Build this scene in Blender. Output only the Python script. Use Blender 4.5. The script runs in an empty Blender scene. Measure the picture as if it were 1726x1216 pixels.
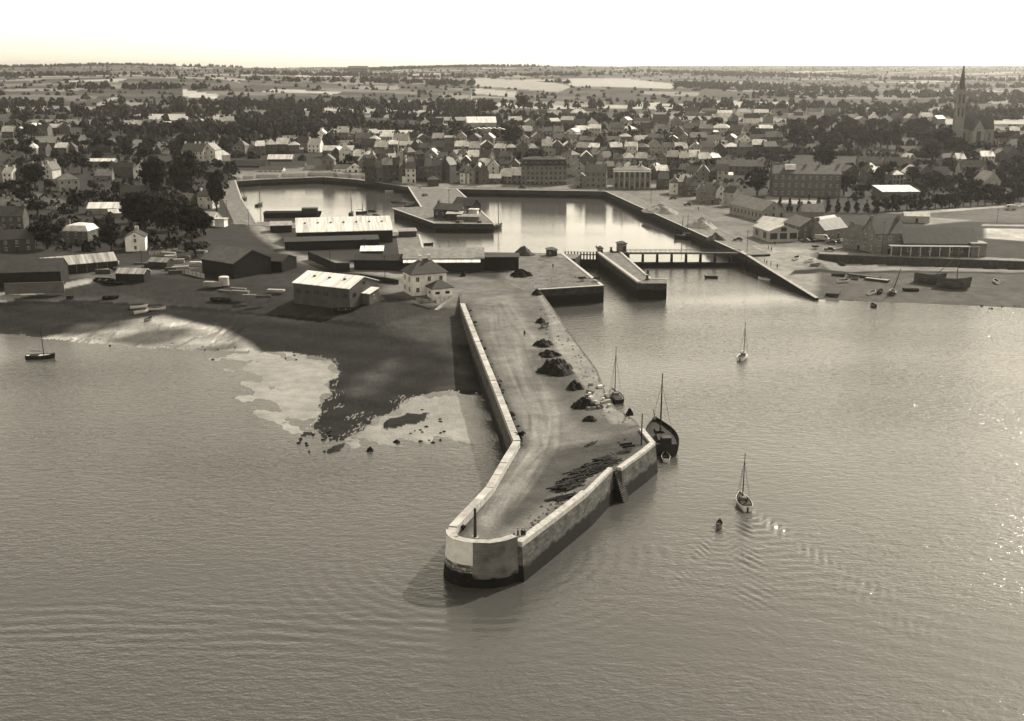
import bpy, math, random
import numpy as np
from mathutils import Vector, Matrix
random.seed(7)
rng = np.random.default_rng(7)
R = math.radians
sc = bpy.context.scene
COL = sc.collection

# ------------------------------------------------------------------ camera model
F, CX, CY, YH, CAMZ = 1900.0, 863.0, 608.0, 108.0, 75.0     # in pixels of the 1726 px photograph; metres
PITCH = math.atan((CY - YH) / F)
CP, SP = math.cos(PITCH), math.sin(PITCH)

def ray(px, py):
    a = (px - CX) / F
    b = (CY - py) / F
    return a, CP + b * SP, -SP + b * CP

def P(px, py, z=5.4):
    a, b, c = ray(px, py)
    t = (z - CAMZ) / c
    return Vector((a * t, b * t, z))

def scale_at(p):
    zc = p[1] * CP + (CAMZ - p[2]) * SP
    return F / zc                                           # pixels per metre

DS = [0, 650, 1000, 1500, 2300, 3200, 4200, 6000, 9000, 15000]
ZL = [5.4, 5.4, 15, 25, 40, 54, 63, 56, 38, 15]
ZC = [5.4, 5.4, 13, 20, 30, 42, 54, 58, 52, 30]
ZR = [5.4, 5.4, 12, 16, 22, 30, 39, 53, 60, 45]

def zt(x, y):
    x = np.asarray(x, float); y = np.asarray(y, float)
    D = np.maximum(y, 1.0)
    u = np.clip(x / D, -0.5, 0.5)
    wl = np.clip(-u / 0.25, 0, 1); wr = np.clip(u / 0.25, 0, 1)
    wl = wl * wl * (3 - 2 * wl); wr = wr * wr * (3 - 2 * wr)
    z = np.interp(D, DS, ZL) * wl + np.interp(D, DS, ZR) * wr + np.interp(D, DS, ZC) * (1 - wl - wr)
    k = np.clip((D - 900) / 2000, 0, 1)
    n = (np.sin(x / 310 + y / 700 + 1.3) + np.sin(x / 173 - y / 410) * 0.6 + np.sin(y / 260 + x / 900) * 0.8
         + np.sin(x / 95 + y / 1300 + 2.0) * 0.3)
    for hu, hd, dz, ru, rd in ((0.0, 4600, 9, .10, 800), (-.34, 3900, 6, .04, 700), (-.17, 4600, -10, .07, 1300), (-.255, 4200, 4, .03, 600), (.12, 5200, 5, .05, 700), (-.30, 2150, 9, .09, 330), (-.12, 2500, 6, .08, 380),
                               (.06, 2350, 7, .10, 330), (.24, 2000, 4, .09, 300), (-.42, 1700, 5, .07, 260), (.03, 3300, 6, .12, 420), (.30, 4800, 6, .12, 900), (-.02, 1650, 3, .06, 200)):
        z = z + dz * np.exp(-((u - hu) / ru) ** 2 - ((D - hd) / rd) ** 2)
    return z + k * n * 2.2

def T(px, py):
    a, b, c = ray(px, py)
    ts = np.geomspace(300, 13000, 900)
    below = CAMZ + c * ts < zt(a * ts, b * ts)
    i = int(np.argmax(below)) if below.any() else 899
    lo, hi = ts[max(i - 1, 0)], ts[i]
    for _ in range(18):
        m = 0.5 * (lo + hi)
        if CAMZ + c * m < float(zt(a * m, b * m)): hi = m
        else: lo = m
    return Vector((a * hi, b * hi, float(zt(a * hi, b * hi))))

# ------------------------------------------------------------------ materials
MATS = {}
def dk(t): return t * np.clip(0.43 + 0.7 * t, 0, 1)
def col(t): t = float(dk(t)); return (t, t * 0.985, t * 0.95, 1)

def mat(name, tone, rough=0.85, var=0.22, scale=0.6, spec=0.3, bump=0.0, streak=None, metal=0.0, rnd=0.12):
    if name in MATS: return MATS[name]
    m = bpy.data.materials.new(name); m.use_nodes = True
    nt = m.node_tree; b = nt.nodes['Principled BSDF']
    b.inputs['Roughness'].default_value = rough
    b.inputs['Specular IOR Level'].default_value = spec
    b.inputs['Metallic'].default_value = metal
    tc = nt.nodes.new('ShaderNodeTexCoord')
    mp = nt.nodes.new('ShaderNodeMapping')
    if streak: mp.inputs['Scale'].default_value = streak
    nt.links.new(tc.outputs['Object'], mp.inputs[0])
    n1 = nt.nodes.new('ShaderNodeTexNoise'); n1.inputs['Scale'].default_value = scale; n1.inputs['Detail'].default_value = 6
    n1.inputs['Roughness'].default_value = 0.65
    nt.links.new(mp.outputs[0], n1.inputs['Vector'])
    oi = nt.nodes.new('ShaderNodeObjectInfo')
    mr = nt.nodes.new('ShaderNodeMapRange')
    mr.inputs['From Min'].default_value = 0.3; mr.inputs['From Max'].default_value = 0.7
    mr.inputs['To Min'].default_value = 1 - var * 1.6; mr.inputs['To Max'].default_value = 1 + var * 1.2
    nt.links.new(n1.outputs['Fac'], mr.inputs['Value'])
    mx = nt.nodes.new('ShaderNodeVectorMath'); mx.operation = 'SCALE'
    mx.inputs[0].default_value = col(tone)[:3]
    ro = nt.nodes.new('ShaderNodeMapRange'); ro.inputs['To Min'].default_value = 1 - rnd; ro.inputs['To Max'].default_value = 1 + rnd
    nt.links.new(oi.outputs['Random'], ro.inputs['Value'])
    mm = nt.nodes.new('ShaderNodeMath'); mm.operation = 'MULTIPLY'; nt.links.new(mr.outputs[0], mm.inputs[0]); nt.links.new(ro.outputs[0], mm.inputs[1])
    nt.links.new(mm.outputs[0], mx.inputs['Scale'])
    nt.links.new(mx.outputs[0], b.inputs['Base Color'])
    if bump:
        bp = nt.nodes.new('ShaderNodeBump'); bp.inputs['Strength'].default_value = bump; bp.inputs['Distance'].default_value = 0.3
        nt.links.new(n1.outputs['Fac'], bp.inputs['Height']); nt.links.new(bp.outputs[0], b.inputs['Normal'])
    MATS[name] = m
    return m

def tone_mat(kind, t):
    q = min(TONES, key=lambda v: abs(v - t))
    if kind == 'wall': return mat('plaster_%d' % round(q * 1000), q, 0.9, 0.18, 0.35, 0.2)
    if kind == 'roof': return mat('roofing_%d' % round(q * 1000), q, 0.62, 0.25, 0.5, 0.35)
    if kind == 'sheet': return mat('sheet_roofing_%d' % round(q * 1000), q, 0.7, 0.3, 0.8, 0.3, streak=(1.3, 0.1, 0.1))
    if kind == 'striped': return mat('striped_roofing_%d' % round(q * 1000), q, 0.8, 0.5, 1.0, 0.3, streak=(1.1, 0.06, 0.06))
TONES = [0.02, 0.035, 0.05, 0.08, 0.11, 0.15, 0.2, 0.27, 0.35, 0.45, 0.55, 0.68, 0.8]

def masonry(name, tone, algae=1.7, bw=0.9, bh=0.38, contrast=0.5):
    """courses of stone laid along the wall, weed-black below the tide line"""
    if name in MATS: return MATS[name]
    m = bpy.data.materials.new(name); m.use_nodes = True
    nt = m.node_tree; N = nt.nodes.new; L = nt.links.new; b = nt.nodes['Principled BSDF']
    b.inputs['Roughness'].default_value = 0.88; b.inputs['Specular IOR Level'].default_value = 0.25
    g = N('ShaderNodeNewGeometry')
    cr = N('ShaderNodeVectorMath'); cr.operation = 'CROSS_PRODUCT'; cr.inputs[1].default_value = (0, 0, 1)
    L(g.outputs['True Normal'], cr.inputs[0])
    dt = N('ShaderNodeVectorMath'); dt.operation = 'DOT_PRODUCT'
    L(cr.outputs[0], dt.inputs[0]); L(g.outputs['Position'], dt.inputs[1])
    sx = N('ShaderNodeSeparateXYZ'); L(g.outputs['Position'], sx.inputs[0])
    cb = N('ShaderNodeCombineXYZ'); L(dt.outputs['Value'], cb.inputs[0]); L(sx.outputs[2], cb.inputs[1])
    br = N('ShaderNodeTexBrick'); br.inputs['Scale'].default_value = 1.0
    br.inputs['Brick Width'].default_value = bw; br.inputs['Row Height'].default_value = bh
    br.inputs['Mortar Size'].default_value = 0.045; br.inputs['Mortar Smooth'].default_value = 0.3
    br.inputs['Color1'].default_value = col(tone * (1 + 0.35 * contrast)); br.inputs['Color2'].default_value = col(tone * (1 - 0.5 * contrast))
    br.inputs['Mortar'].default_value = col(tone * (1 - 0.9 * contrast)); br.inputs['Bias'].default_value = 0.1
    L(cb.outputs[0], br.inputs['Vector'])
    nz = N('ShaderNodeTexNoise'); nz.inputs['Scale'].default_value = 0.45; nz.inputs['Detail'].default_value = 8
    L(g.outputs['Position'], nz.inputs['Vector'])
    mr = N('ShaderNodeMapRange'); mr.inputs['From Min'].default_value = 0.3; mr.inputs['From Max'].default_value = 0.7
    mr.inputs['To Min'].default_value = 0.55; mr.inputs['To Max'].default_value = 1.3
    L(nz.outputs['Fac'], mr.inputs['Value'])
    ms = N('ShaderNodeVectorMath'); ms.operation = 'SCALE'; L(br.outputs['Color'], ms.inputs[0]); L(mr.outputs[0], ms.inputs['Scale'])
    # weed line
    ad = N('ShaderNodeMath'); ad.operation = 'MULTIPLY_ADD'; L(nz.outputs['Fac'], ad.inputs[0]); ad.inputs[1].default_value = -2.6; L(sx.outputs[2], ad.inputs[2])
    ar = N('ShaderNodeMapRange'); ar.inputs['From Min'].default_value = algae - 1.55; ar.inputs['From Max'].default_value = algae - 1.0
    L(ad.outputs[0], ar.inputs['Value'])
    mx = N('ShaderNodeMix'); mx.data_type = 'RGBA'
    L(ar.outputs[0], mx.inputs['Factor']); mx.inputs[6].default_value = col(0.018); L(ms.outputs[0], mx.inputs[7])
    L(mx.outputs[2], b.inputs['Base Color'])
    bp = N('ShaderNodeBump'); bp.inputs['Strength'].default_value = 0.5; bp.inputs['Distance'].default_value = 0.08
    L(br.outputs['Fac'], bp.inputs['Height']); bp.invert = True
    L(bp.outputs[0], b.inputs['Normal'])
    MATS[name] = m
    return m

def ground_mat(name, bump=0.35):
    if name in MATS: return MATS[name]
    m = bpy.data.materials.new(name); m.use_nodes = True
    nt = m.node_tree; N = nt.nodes.new; L = nt.links.new; b = nt.nodes['Principled BSDF']
    b.inputs['Roughness'].default_value = 0.92; b.inputs['Specular IOR Level'].default_value = 0.13
    at = N('ShaderNodeAttribute'); at.attribute_name = 'tone'
    wt = N('ShaderNodeAttribute'); wt.attribute_name = 'wet'
    g = N('ShaderNodeNewGeometry')
    acc = None
    for s, lo, hi in ((0.06, 0.75, 1.25), (0.3, 0.75, 1.25), (1.7, 0.85, 1.15)):
        nz = N('ShaderNodeTexNoise'); nz.inputs['Scale'].default_value = s; nz.inputs['Detail'].default_value = 5
        L(g.outputs['Position'], nz.inputs['Vector'])
        mr = N('ShaderNodeMapRange'); mr.inputs['From Min'].default_value = 0.28; mr.inputs['From Max'].default_value = 0.72
        mr.inputs['To Min'].default_value = lo; mr.inputs['To Max'].default_value = hi
        L(nz.outputs['Fac'], mr.inputs['Value'])
        if acc is None: acc = mr.outputs[0]
        else:
            mu = N('ShaderNodeMath'); mu.operation = 'MULTIPLY'; L(acc, mu.inputs[0]); L(mr.outputs[0], mu.inputs[1]); acc = mu.outputs[0]
    mu = N('ShaderNodeMath'); mu.operation = 'MULTIPLY'; L(acc, mu.inputs[0]); L(at.outputs['Fac'], mu.inputs[1])
    vs = N('ShaderNodeVectorMath'); vs.operation = 'SCALE'; vs.inputs[0].default_value = (1, 0.985, 0.95)
    L(mu.outputs[0], vs.inputs['Scale']); L(vs.outputs[0], b.inputs['Base Color'])
    rr = N('ShaderNodeMapRange'); rr.inputs['To Min'].default_value = 0.93; rr.inputs['To Max'].default_value = 0.22
    L(wt.outputs['Fac'], rr.inputs['Value']); L(rr.outputs[0], b.inputs['Roughness'])
    sr = N('ShaderNodeMapRange'); sr.inputs['To Min'].default_value = 0.12; sr.inputs['To Max'].default_value = 0.5
    L(wt.outputs['Fac'], sr.inputs['Value']); L(sr.outputs[0], b.inputs['Specular IOR Level'])
    bp = N('ShaderNodeBump'); bp.inputs['Strength'].default_value = bump; bp.inputs['Distance'].default_value = 0.4
    L(nz.outputs['Fac'], bp.inputs['Height']); L(bp.outputs[0], b.inputs['Normal'])
    MATS[name] = m
    return m

def water_mat(name, strength, rough=0.08):
    m = bpy.data.materials.new(name); m.use_nodes = True
    nt = m.node_tree; N = nt.nodes.new; L = nt.links.new; b = nt.nodes['Principled BSDF']
    b.inputs['Base Color'].default_value = col(WATER_TONE); b.inputs['Roughness'].default_value = rough
    b.inputs['IOR'].default_value = 1.45; b.inputs['Specular IOR Level'].default_value = 0.5
    g = N('ShaderNodeNewGeometry')
    # gusts: patches of ruffled and of slick water
    mp0 = N('ShaderNodeMapping'); mp0.inputs['Scale'].default_value = (0.006, 0.014, 1); mp0.inputs['Rotation'].default_value = (0, 0, R(-12))
    L(g.outputs['Position'], mp0.inputs[0])
    n0 = N('ShaderNodeTexNoise'); n0.inputs['Scale'].default_value = 1.0; n0.inputs['Detail'].default_value = 2; L(mp0.outputs[0], n0.inputs['Vector'])
    r0 = N('ShaderNodeMapRange'); r0.inputs['From Min'].default_value = 0.35; r0.inputs['From Max'].default_value = 0.65
    r0.inputs['To Min'].default_value = 0.2; r0.inputs['To Max'].default_value = 1.5
    L(n0.outputs['Fac'], r0.inputs['Value'])
    acc = None
    for s, wgt, rot, ax in ((0.75, 0.7, 8, 0.5), (2.0, 0.42, -16, 0.55), (5.0, 0.13, 20, 0.6)):
        mp = N('ShaderNodeMapping'); mp.inputs['Scale'].default_value = (s * ax, s, 1); mp.inputs['Rotation'].default_value = (0, 0, R(rot))
        L(g.outputs['Position'], mp.inputs[0])
        n = N('ShaderNodeTexNoise'); n.inputs['Scale'].default_value = 1.0; n.inputs['Detail'].default_value = 2; n.inputs['Distortion'].default_value = 0.4
        L(mp.outputs[0], n.inputs['Vector'])
        mu = N('ShaderNodeMath'); mu.operation = 'MULTIPLY'; mu.inputs[1].default_value = wgt; L(n.outputs['Fac'], mu.inputs[0])
        if acc is None: acc = mu.outputs[0]
        else:
            ad = N('ShaderNodeMath'); ad.operation = 'ADD'; L(acc, ad.inputs[0]); L(mu.outputs[0], ad.inputs[1]); acc = ad.outputs[0]
    mu = N('ShaderNodeMath'); mu.operation = 'MULTIPLY'; L(acc, mu.inputs[0]); L(r0.outputs[0], mu.inputs[1])
    bp = N('ShaderNodeBump'); bp.inputs['Strength'].default_value = 1.0; bp.inputs['Distance'].default_value = strength
    L(mu.outputs[0], bp.inputs['Height']); L(bp.outputs[0], b.inputs['Normal'])
    return m
WATER_TONE = 0.13

# ------------------------------------------------------------------ mesh helpers
def link(o, parent=None):
    COL.objects.link(o)
    if parent is not None: o.parent = parent
    return o

def tag(o, label=None, cat=None, group=None, kind=None):
    if label: o['label'] = label
    if cat: o['category'] = cat
    if group: o['group'] = group
    if kind: o['kind'] = kind
    return o

def empty(name, loc, rz=0.0, label=None, cat=None, group=None):
    o = bpy.data.objects.new(name, None); o.empty_display_size = 0.5
    link(o); o.location = loc; o.rotation_euler = (0, 0, rz)
    return tag(o, label, cat, group)

class MB:
    def __init__(s): s.v = []; s.f = []; s.mi = []
    def add(s, vs, fs, mi=0):
        n = len(s.v); s.v += [tuple(v) for v in vs]
        for f in fs: s.f.append([n + i for i in f]); s.mi.append(mi)
        return s
    def box(s, c, size, rz=0.0, mi=0, taper=1.0):
        cx, cy, cz = c; a, b, h = size[0] / 2, size[1] / 2, size[2] / 2
        ca, sa = math.cos(rz), math.sin(rz); vs = []
        for z, k in ((-h, 1.0), (h, taper)):
            for x, y in ((-a, -b), (a, -b), (a, b), (-a, b)):
                x *= k; y *= k
                vs.append((cx + x * ca - y * sa, cy + x * sa + y * ca, cz + z))
        return s.add(vs, [(3, 2, 1, 0), (4, 5, 6, 7), (0, 1, 5, 4), (1, 2, 6, 5), (2, 3, 7, 6), (3, 0, 4, 7)], mi)
    def prism(s, poly, z0, z1, mi=0, bottom=None, top=True):
        n = len(poly); bt = bottom or poly
        vs = [(p[0], p[1], z0) for p in bt] + [(p[0], p[1], z1) for p in poly]
        area = sum(poly[i][0] * poly[(i + 1) % n][1] - poly[(i + 1) % n][0] * poly[i][1] for i in range(n))
        fs = []
        for i in range(n):
            j = (i + 1) % n
            fs.append((i, j, n + j, n + i) if area > 0 else (j, i, n + i, n + j))
        if top: fs.append(tuple(range(n, 2 * n)) if area > 0 else tuple(reversed(range(n, 2 * n))))
        return s.add(vs, fs, mi)
    def tube(s, p, q, r0, r1=None, n=6, mi=0):
        p = Vector(p); q = Vector(q); r1 = r0 if r1 is None else r1
        d = (q - p).normalized(); u = d.orthogonal().normalized(); w = d.cross(u)
        vs = []
        for c, r in ((p, r0), (q, r1)):
            for i in range(n):
                a = 2 * math.pi * i / n
                vs.append(c + u * (r * math.cos(a)) + w * (r * math.sin(a)))
        fs = [(i, (i + 1) % n, n + (i + 1) % n, n + i) for i in range(n)]
        fs += [tuple(reversed(range(n))), tuple(range(n, 2 * n))]
        return s.add(vs, fs, mi)
    def build(s, name, mats, parent=None, smooth=False):
        me = bpy.data.meshes.new(name); me.from_pydata(s.v, [], s.f)
        for m in (mats if isinstance(mats, (list, tuple)) else [mats]): me.materials.append(m)
        if len(set(s.mi)) > 1: me.polygons.foreach_set('material_index', s.mi)
        if smooth: me.polygons.foreach_set('use_smooth', [True] * len(me.polygons))
        me.update()
        return link(bpy.data.objects.new(name, me), parent)

def np_mesh(name, V, Q, mats, attrs=None, smooth=True, parent=None):
    me = bpy.data.meshes.new(name)
    nv, nf = len(V), len(Q); k = Q.shape[1]
    me.vertices.add(nv); me.vertices.foreach_set('co', np.ascontiguousarray(V, np.float32).ravel())
    me.loops.add(nf * k); me.loops.foreach_set('vertex_index', np.ascontiguousarray(Q, np.int32).ravel())
    me.polygons.add(nf); me.polygons.foreach_set('loop_start', np.arange(0, nf * k, k, dtype=np.int32))
    try: me.polygons.foreach_set('loop_total', np.full(nf, k, np.int32))
    except Exception: pass
    me.update(calc_edges=True)
    me.polygons.foreach_set('use_smooth', np.full(nf, smooth))
    me.materials.append(mats)
    for a, vals in (attrs or {}).items():
        at = me.attributes.new(a, 'FLOAT', 'POINT'); at.data.foreach_set('value', np.ascontiguousarray(vals, np.float32))
    me.validate()
    return link(bpy.data.objects.new(name, me), parent)

def in_poly(X, Y, poly):
    inside = np.zeros(X.shape, bool); n = len(poly)
    for i in range(n):
        x0, y0 = poly[i][0], poly[i][1]; x1, y1 = poly[(i + 1) % n][0], poly[(i + 1) % n][1]
        if y0 == y1: continue
        c = ((y0 > Y) != (y1 > Y)) & (X < (x1 - x0) * (Y - y0) / (y1 - y0) + x0)
        inside ^= c
    return inside

def dist_line(X, Y, line, closed=False):
    d = np.full(X.shape, 1e9); n = len(line)
    for i in range(n if closed else n - 1):
        ax, ay = line[i][0], line[i][1]; bx, by = line[(i + 1) % n][0], line[(i + 1) % n][1]
        vx, vy = bx - ax, by - ay; L2 = vx * vx + vy * vy + 1e-9
        t = np.clip(((X - ax) * vx + (Y - ay) * vy) / L2, 0, 1)
        d = np.minimum(d, np.hypot(X - ax - t * vx, Y - ay - t * vy))
    return d

def offset_line(line, w):
    """offset to the left of the direction of travel by w (mitred)"""
    out = []; n = len(line)
    for i in range(n):
        ds = []
        if i > 0: ds.append((Vector(line[i][:2]) - Vector(line[i - 1][:2])).normalized())
        if i < n - 1: ds.append((Vector(line[i + 1][:2]) - Vector(line[i][:2])).normalized())
        ns = [Vector((-d.y, d.x)) for d in ds]
        m = sum(ns, Vector((0, 0))).normalized()
        k = w / max(0.45, m.dot(ns[0]))
        out.append((line[i][0] + m.x * k, line[i][1] + m.y * k))
    return out

def strip(line, w0, w1):
    return offset_line(line, w0) + list(reversed(offset_line(line, w1)))

# ------------------------------------------------------------------ world, sun, camera
SUN_AZ, SUN_EL = 43.0, 38.0          # degrees to the right of the view, above the horizon
w = bpy.data.worlds.new('World'); sc.world = w; w.use_nodes = True
nt = w.node_tree
sky = nt.nodes.new('ShaderNodeTexSky'); sky.sky_type = 'NISHITA'; sky.sun_disc = False
sky.sun_elevation = R(SUN_EL); sky.sun_rotation = R(SUN_AZ)
sky.air_density = 1.0; sky.dust_density = 1.05; sky.ozone_density = 1.0
bw = nt.nodes.new('ShaderNodeRGBToBW'); nt.links.new(sky.outputs[0], bw.inputs[0])
vs = nt.nodes.new('ShaderNodeVectorMath'); vs.operation = 'SCALE'; vs.inputs[0].default_value = (1.0, 0.905, 0.715)
nt.links.new(bw.outputs[0], vs.inputs['Scale'])
nt.links.new(vs.outputs[0], nt.nodes['Background'].inputs['Color'])
nt.nodes['Background'].inputs['Strength'].default_value = 0.13
sun = bpy.data.lights.new('sun', 'SUN'); sun.energy = 2.4; sun.angle = R(0.5); sun.color = (1.0, 0.915, 0.78)
so = link(bpy.data.objects.new('sun', sun))
sd = Vector((math.sin(R(SUN_AZ)) * math.cos(R(SUN_EL)), math.cos(R(SUN_AZ)) * math.cos(R(SUN_EL)), math.sin(R(SUN_EL))))
so.rotation_euler = (-sd).to_track_quat('-Z', 'Y').to_euler(); so.location = sd * 400
cam = bpy.data.cameras.new('camera'); cam.sensor_fit = 'HORIZONTAL'; cam.sensor_width = 36; cam.lens = 36 * F / 1726
cam.clip_start = 1; cam.clip_end = 60000
co = link(bpy.data.objects.new('camera', cam)); co.location = (0, 0, CAMZ); co.rotation_euler = (math.pi / 2 - PITCH, 0, 0)
sc.camera = co
sc.view_settings.view_transform = 'Standard'; sc.view_settings.look = 'None'
sc.view_settings.exposure = 1.2; sc.view_settings.gamma = 1.0
try:
    sc.cycles.max_bounces = 5; sc.cycles.volume_bounces = 0; sc.cycles.use_denoising = True
    sc.cycles.diffuse_bounces = 2; sc.cycles.glossy_bounces = 3
except Exception: pass
HAZE_D = 0.00005
hz = MB().box((0, 7200, 43), (26000, 16000, 94)).build('haze', mat('haze_dummy', .5))
hm = bpy.data.materials.new('haze_air'); hm.use_nodes = True
hm.node_tree.nodes.remove(hm.node_tree.nodes['Principled BSDF'])
pv = hm.node_tree.nodes.new('ShaderNodeVolumePrincipled'); pv.inputs['Density'].default_value = HAZE_D
pv.inputs['Color'].default_value = (0.97, 0.96, 0.95, 1); pv.inputs['Anisotropy'].default_value = 0.65
hm.node_tree.links.new(pv.outputs[0], hm.node_tree.nodes['Material Output'].inputs['Volume'])
hz.data.materials.clear(); hz.data.materials.append(hm); tag(hz, kind='stuff')

# ------------------------------------------------------------------ ground plan
def PL(pts, z): return [P(x, y, z)[:2] for x, y in pts]
BASIN_PX = [(398, 306), (440, 303), (545, 299), (600, 303), (690, 316), (712, 350), (664, 352), (734, 377), (832, 378), (768, 319),
            (880, 321), (1020, 323), (1245, 425), (1062, 425), (1004, 426), (948, 428), (925, 427), (716, 424), (708, 396), (640, 389), (432, 374), (408, 335)]
BASIN = PL(BASIN_PX, 5.45)
SEA_TOP = PL([(-900, 514), (0, 494), (110, 484), (200, 481), (330, 493), (480, 504), (590, 519), (660, 523), (776, 514)], 4.2)
SCARP = PL([(-900, 530), (5, 511), (153, 507), (275, 516), (433, 528), (655, 551), (693, 567), (790, 582)], 2.4)
SHORE = PL([(-900, 575), (0, 560), (94, 573), (178, 581), (268, 586), (331, 592), (420, 592), (470, 594), (515, 598), (574, 614), (560, 645), (549, 670), (528, 722),
            (545, 735), (569, 745), (579, 747), (599, 732), (638, 704), (687, 674), (727, 662), (760, 660), (830, 668)], 0.0)
LEFTLAND = SEA_TOP + PL([(830, 508), (880, 484), (905, 455), (948, 430)], 5.4)
RIGHT_TOP = PL([(1246, 424), (1300, 424), (1370, 430), (1381, 431), (1726, 443), (2400, 466)], 5.4)
LAND = LEFTLAND + RIGHT_TOP + [(9000, 300), (9000, 16000), (-9000, 16000), (-9000, 300)]
A_POLY = SHORE + PL([(860, 600), (800, 500)], 0.0) + [(-400, 900), (-2000, 900)]
B_POLY = SCARP + PL([(820, 500)], 2) + [(-400, 900), (-2000, 900)]
RREG = PL([(1246, 424)], 5.4) + PL([(1374, 505), (1550, 511), (1640, 515), (1726, 519), (2400, 535)], 0) + PL([(2400, 466), (1726, 443), (1381, 431), (1300, 424)], 5.4)
RSHORE = PL([(1374, 505), (1550, 511), (1640, 515), (1726, 519), (2400, 535)], 0)
RUP = PL([(1246, 424), (1300, 424), (1370, 430), (1381, 430), (1726, 443), (2400, 468)], 5.4)
RWALL0 = P(1381, 430, 5.4)

MOLE_L = [P(a, b, 6.6)[:2] for a, b in [(776, 512), (801, 577), (832, 655), (866, 744), (819, 822), (757, 888)]]
TIP = [P(a, b, 7.0)[:2] for a, b in [(753, 893), (753, 899), (757, 904), (764, 908.5), (780, 913), (797, 915), (826, 916), (851, 912), (872, 905)]]
MOLE_R = [P(a, b, 5.9)[:2] for a, b in [(880, 917), (933, 877), (992, 831), (1034, 789), (1048, 789), (1087, 761), (1105, 746), (1085, 722)]]
QUAY_R = [P(a, b, 5.4)[:2] for a, b in [(1068, 706), (1036, 686), (1022, 664), (1007, 624), (963, 564), (933, 521), (910, 489)]]
MOLE_ROOT = [P(a, b, 5.4)[:2] for a, b in [(885, 470), (800, 470), (774, 495)]]
MOLE = MOLE_L + TIP + MOLE_R + QUAY_R + MOLE_ROOT
LOCK_L = [P(a, b, 5.46)[:2] for a, b in [(908, 489), (1018, 482), (950, 428), (862, 431), (850, 475), (880, 489)]]

# polar sheet of ground, finer towards the harbour
ang = np.concatenate([np.linspace(-41, -27, 50)[:-1], np.linspace(-27, 27, 760), np.linspace(27, 41, 50)[1:]])
rad = [140.0]
while rad[-1] < 14200:
    r = rad[-1]; rad.append(r + (0.9 if r < 230 else max(0.9, r * (0.0045 if r < 560 else 0.009 if r < 1500 else 0.02 ))))
rad = np.array(rad)
AA, RRr = np.meshgrid(np.radians(ang), rad)
GX = RRr * np.tan(AA); GY = RRr.copy()
def near_height(X, Y):
    h = np.full(X.shape, -3.0); tone = np.full(X.shape, 0.065); wet = np.zeros(X.shape)
    XW = X + .5 * (1.1 * np.sin(Y / 2.6 + 1.3 * np.sin(X / 4.3)) + .8 * np.sin(X / 5.7 + Y / 3.1) + .5 * np.sin(Y / 1.1 + X / 1.7))
    YW = Y + .5 * (1.6 * np.sin(X / 2.4 + 1.1 * np.sin(Y / 5.3)) + 1.1 * np.sin(X / 6.3 - Y / 4.2) + .6 * np.sin(X / .9 + Y / 2.2))
    inA = in_poly(XW, YW, A_POLY); inB = in_poly(X, Y, B_POLY) ; inC = in_poly(X, Y, LAND); inR = in_poly(X, Y, RREG)
    inBas = in_poly(X, Y, BASIN); dBas = dist_line(X, Y, BASIN, True)
    dS = dist_line(XW, YW, SHORE); dSc = dist_line(X, Y, SCARP); dT = dist_line(X, Y, SEA_TOP)
    wob = 0.22 * np.sin(X / 3.1 + Y / 5) + 0.18 * np.sin(X / 1.3 - Y / 2.1) + 0.2 * np.sin(X / 7.7 + 1) * np.sin(Y / 6.1)
    rnd = rng.normal(0, 1, X.shape)
    m = ~inA & ~inC & ~inR
    dshore = np.minimum(dS, dist_line(X, Y, RSHORE))
    h[m] = np.maximum(-3, -0.045 * dshore[m] + 0.05 * wob[m])
    m = inA & ~inB & ~inC
    f = dS / (dS + dSc + 1e-6)
    h[m] = (0.02 + 1.96 * f[m] ** 1.2 + wob[m] * 0.35 * np.minimum(1, dS[m] / 5) + rnd[m] * 0.05)
    tone[m] = 0.03
    m2 = inB & ~inC
    f = dSc / (dSc + dT + 1e-6)
    h[m2] = 2.0 + 2.2 * f[m2] + wob[m2] * 0.12 + rnd[m2] * 0.05
    tone[m2] = 0.1
    # right foreshore
    if inR.any():
        xr, yr = X[inR], Y[inR]
        du = dist_line(xr, yr, RUP); ds = dist_line(xr, yr, RSHORE)
        blend = np.clip((xr - RWALL0[0] + 6) / 12, 0, 1) * np.clip((RWALL0[1] + 12 - yr) / 10, 0, 1)
        top = 5.3 * (1 - blend) + 2.9 * blend
        zz = top * (ds / (ds + du + 1e-6)) ** (1 - .25 * blend)
        h[inR] = zz + wob[inR] * 0.2 * np.clip(zz, 0, 1); tone[inR] = 0.15
    lm = inC & ~inBas & (dBas > 5)
    h[lm] = np.minimum(zt(X[lm], Y[lm]), 4.2 + 0.1 * dT[lm])
    dW = dist_line(X, Y, RUP[3:])
    h[lm & (dW < 3.2)] = 2.3
    h[inC & (inBas | (dBas <= 5))] = -3
    return h, tone, wet, dict(A=inA, B=inB, C=inC, R=inR, dS=dS, dSc=dSc, dT=dT, lm=lm, wob=wob)
GZ = zt(GX, GY); TONE = np.full(GX.shape, 0.06); WET = np.zeros(GX.shape)
nr = int(np.searchsorted(rad, 900))
hN, tN, wN, MK = near_height(GX[:nr], GY[:nr])
GZ[:nr] = hN; TONE[:nr] = tN; WET[:nr] = wN

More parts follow.
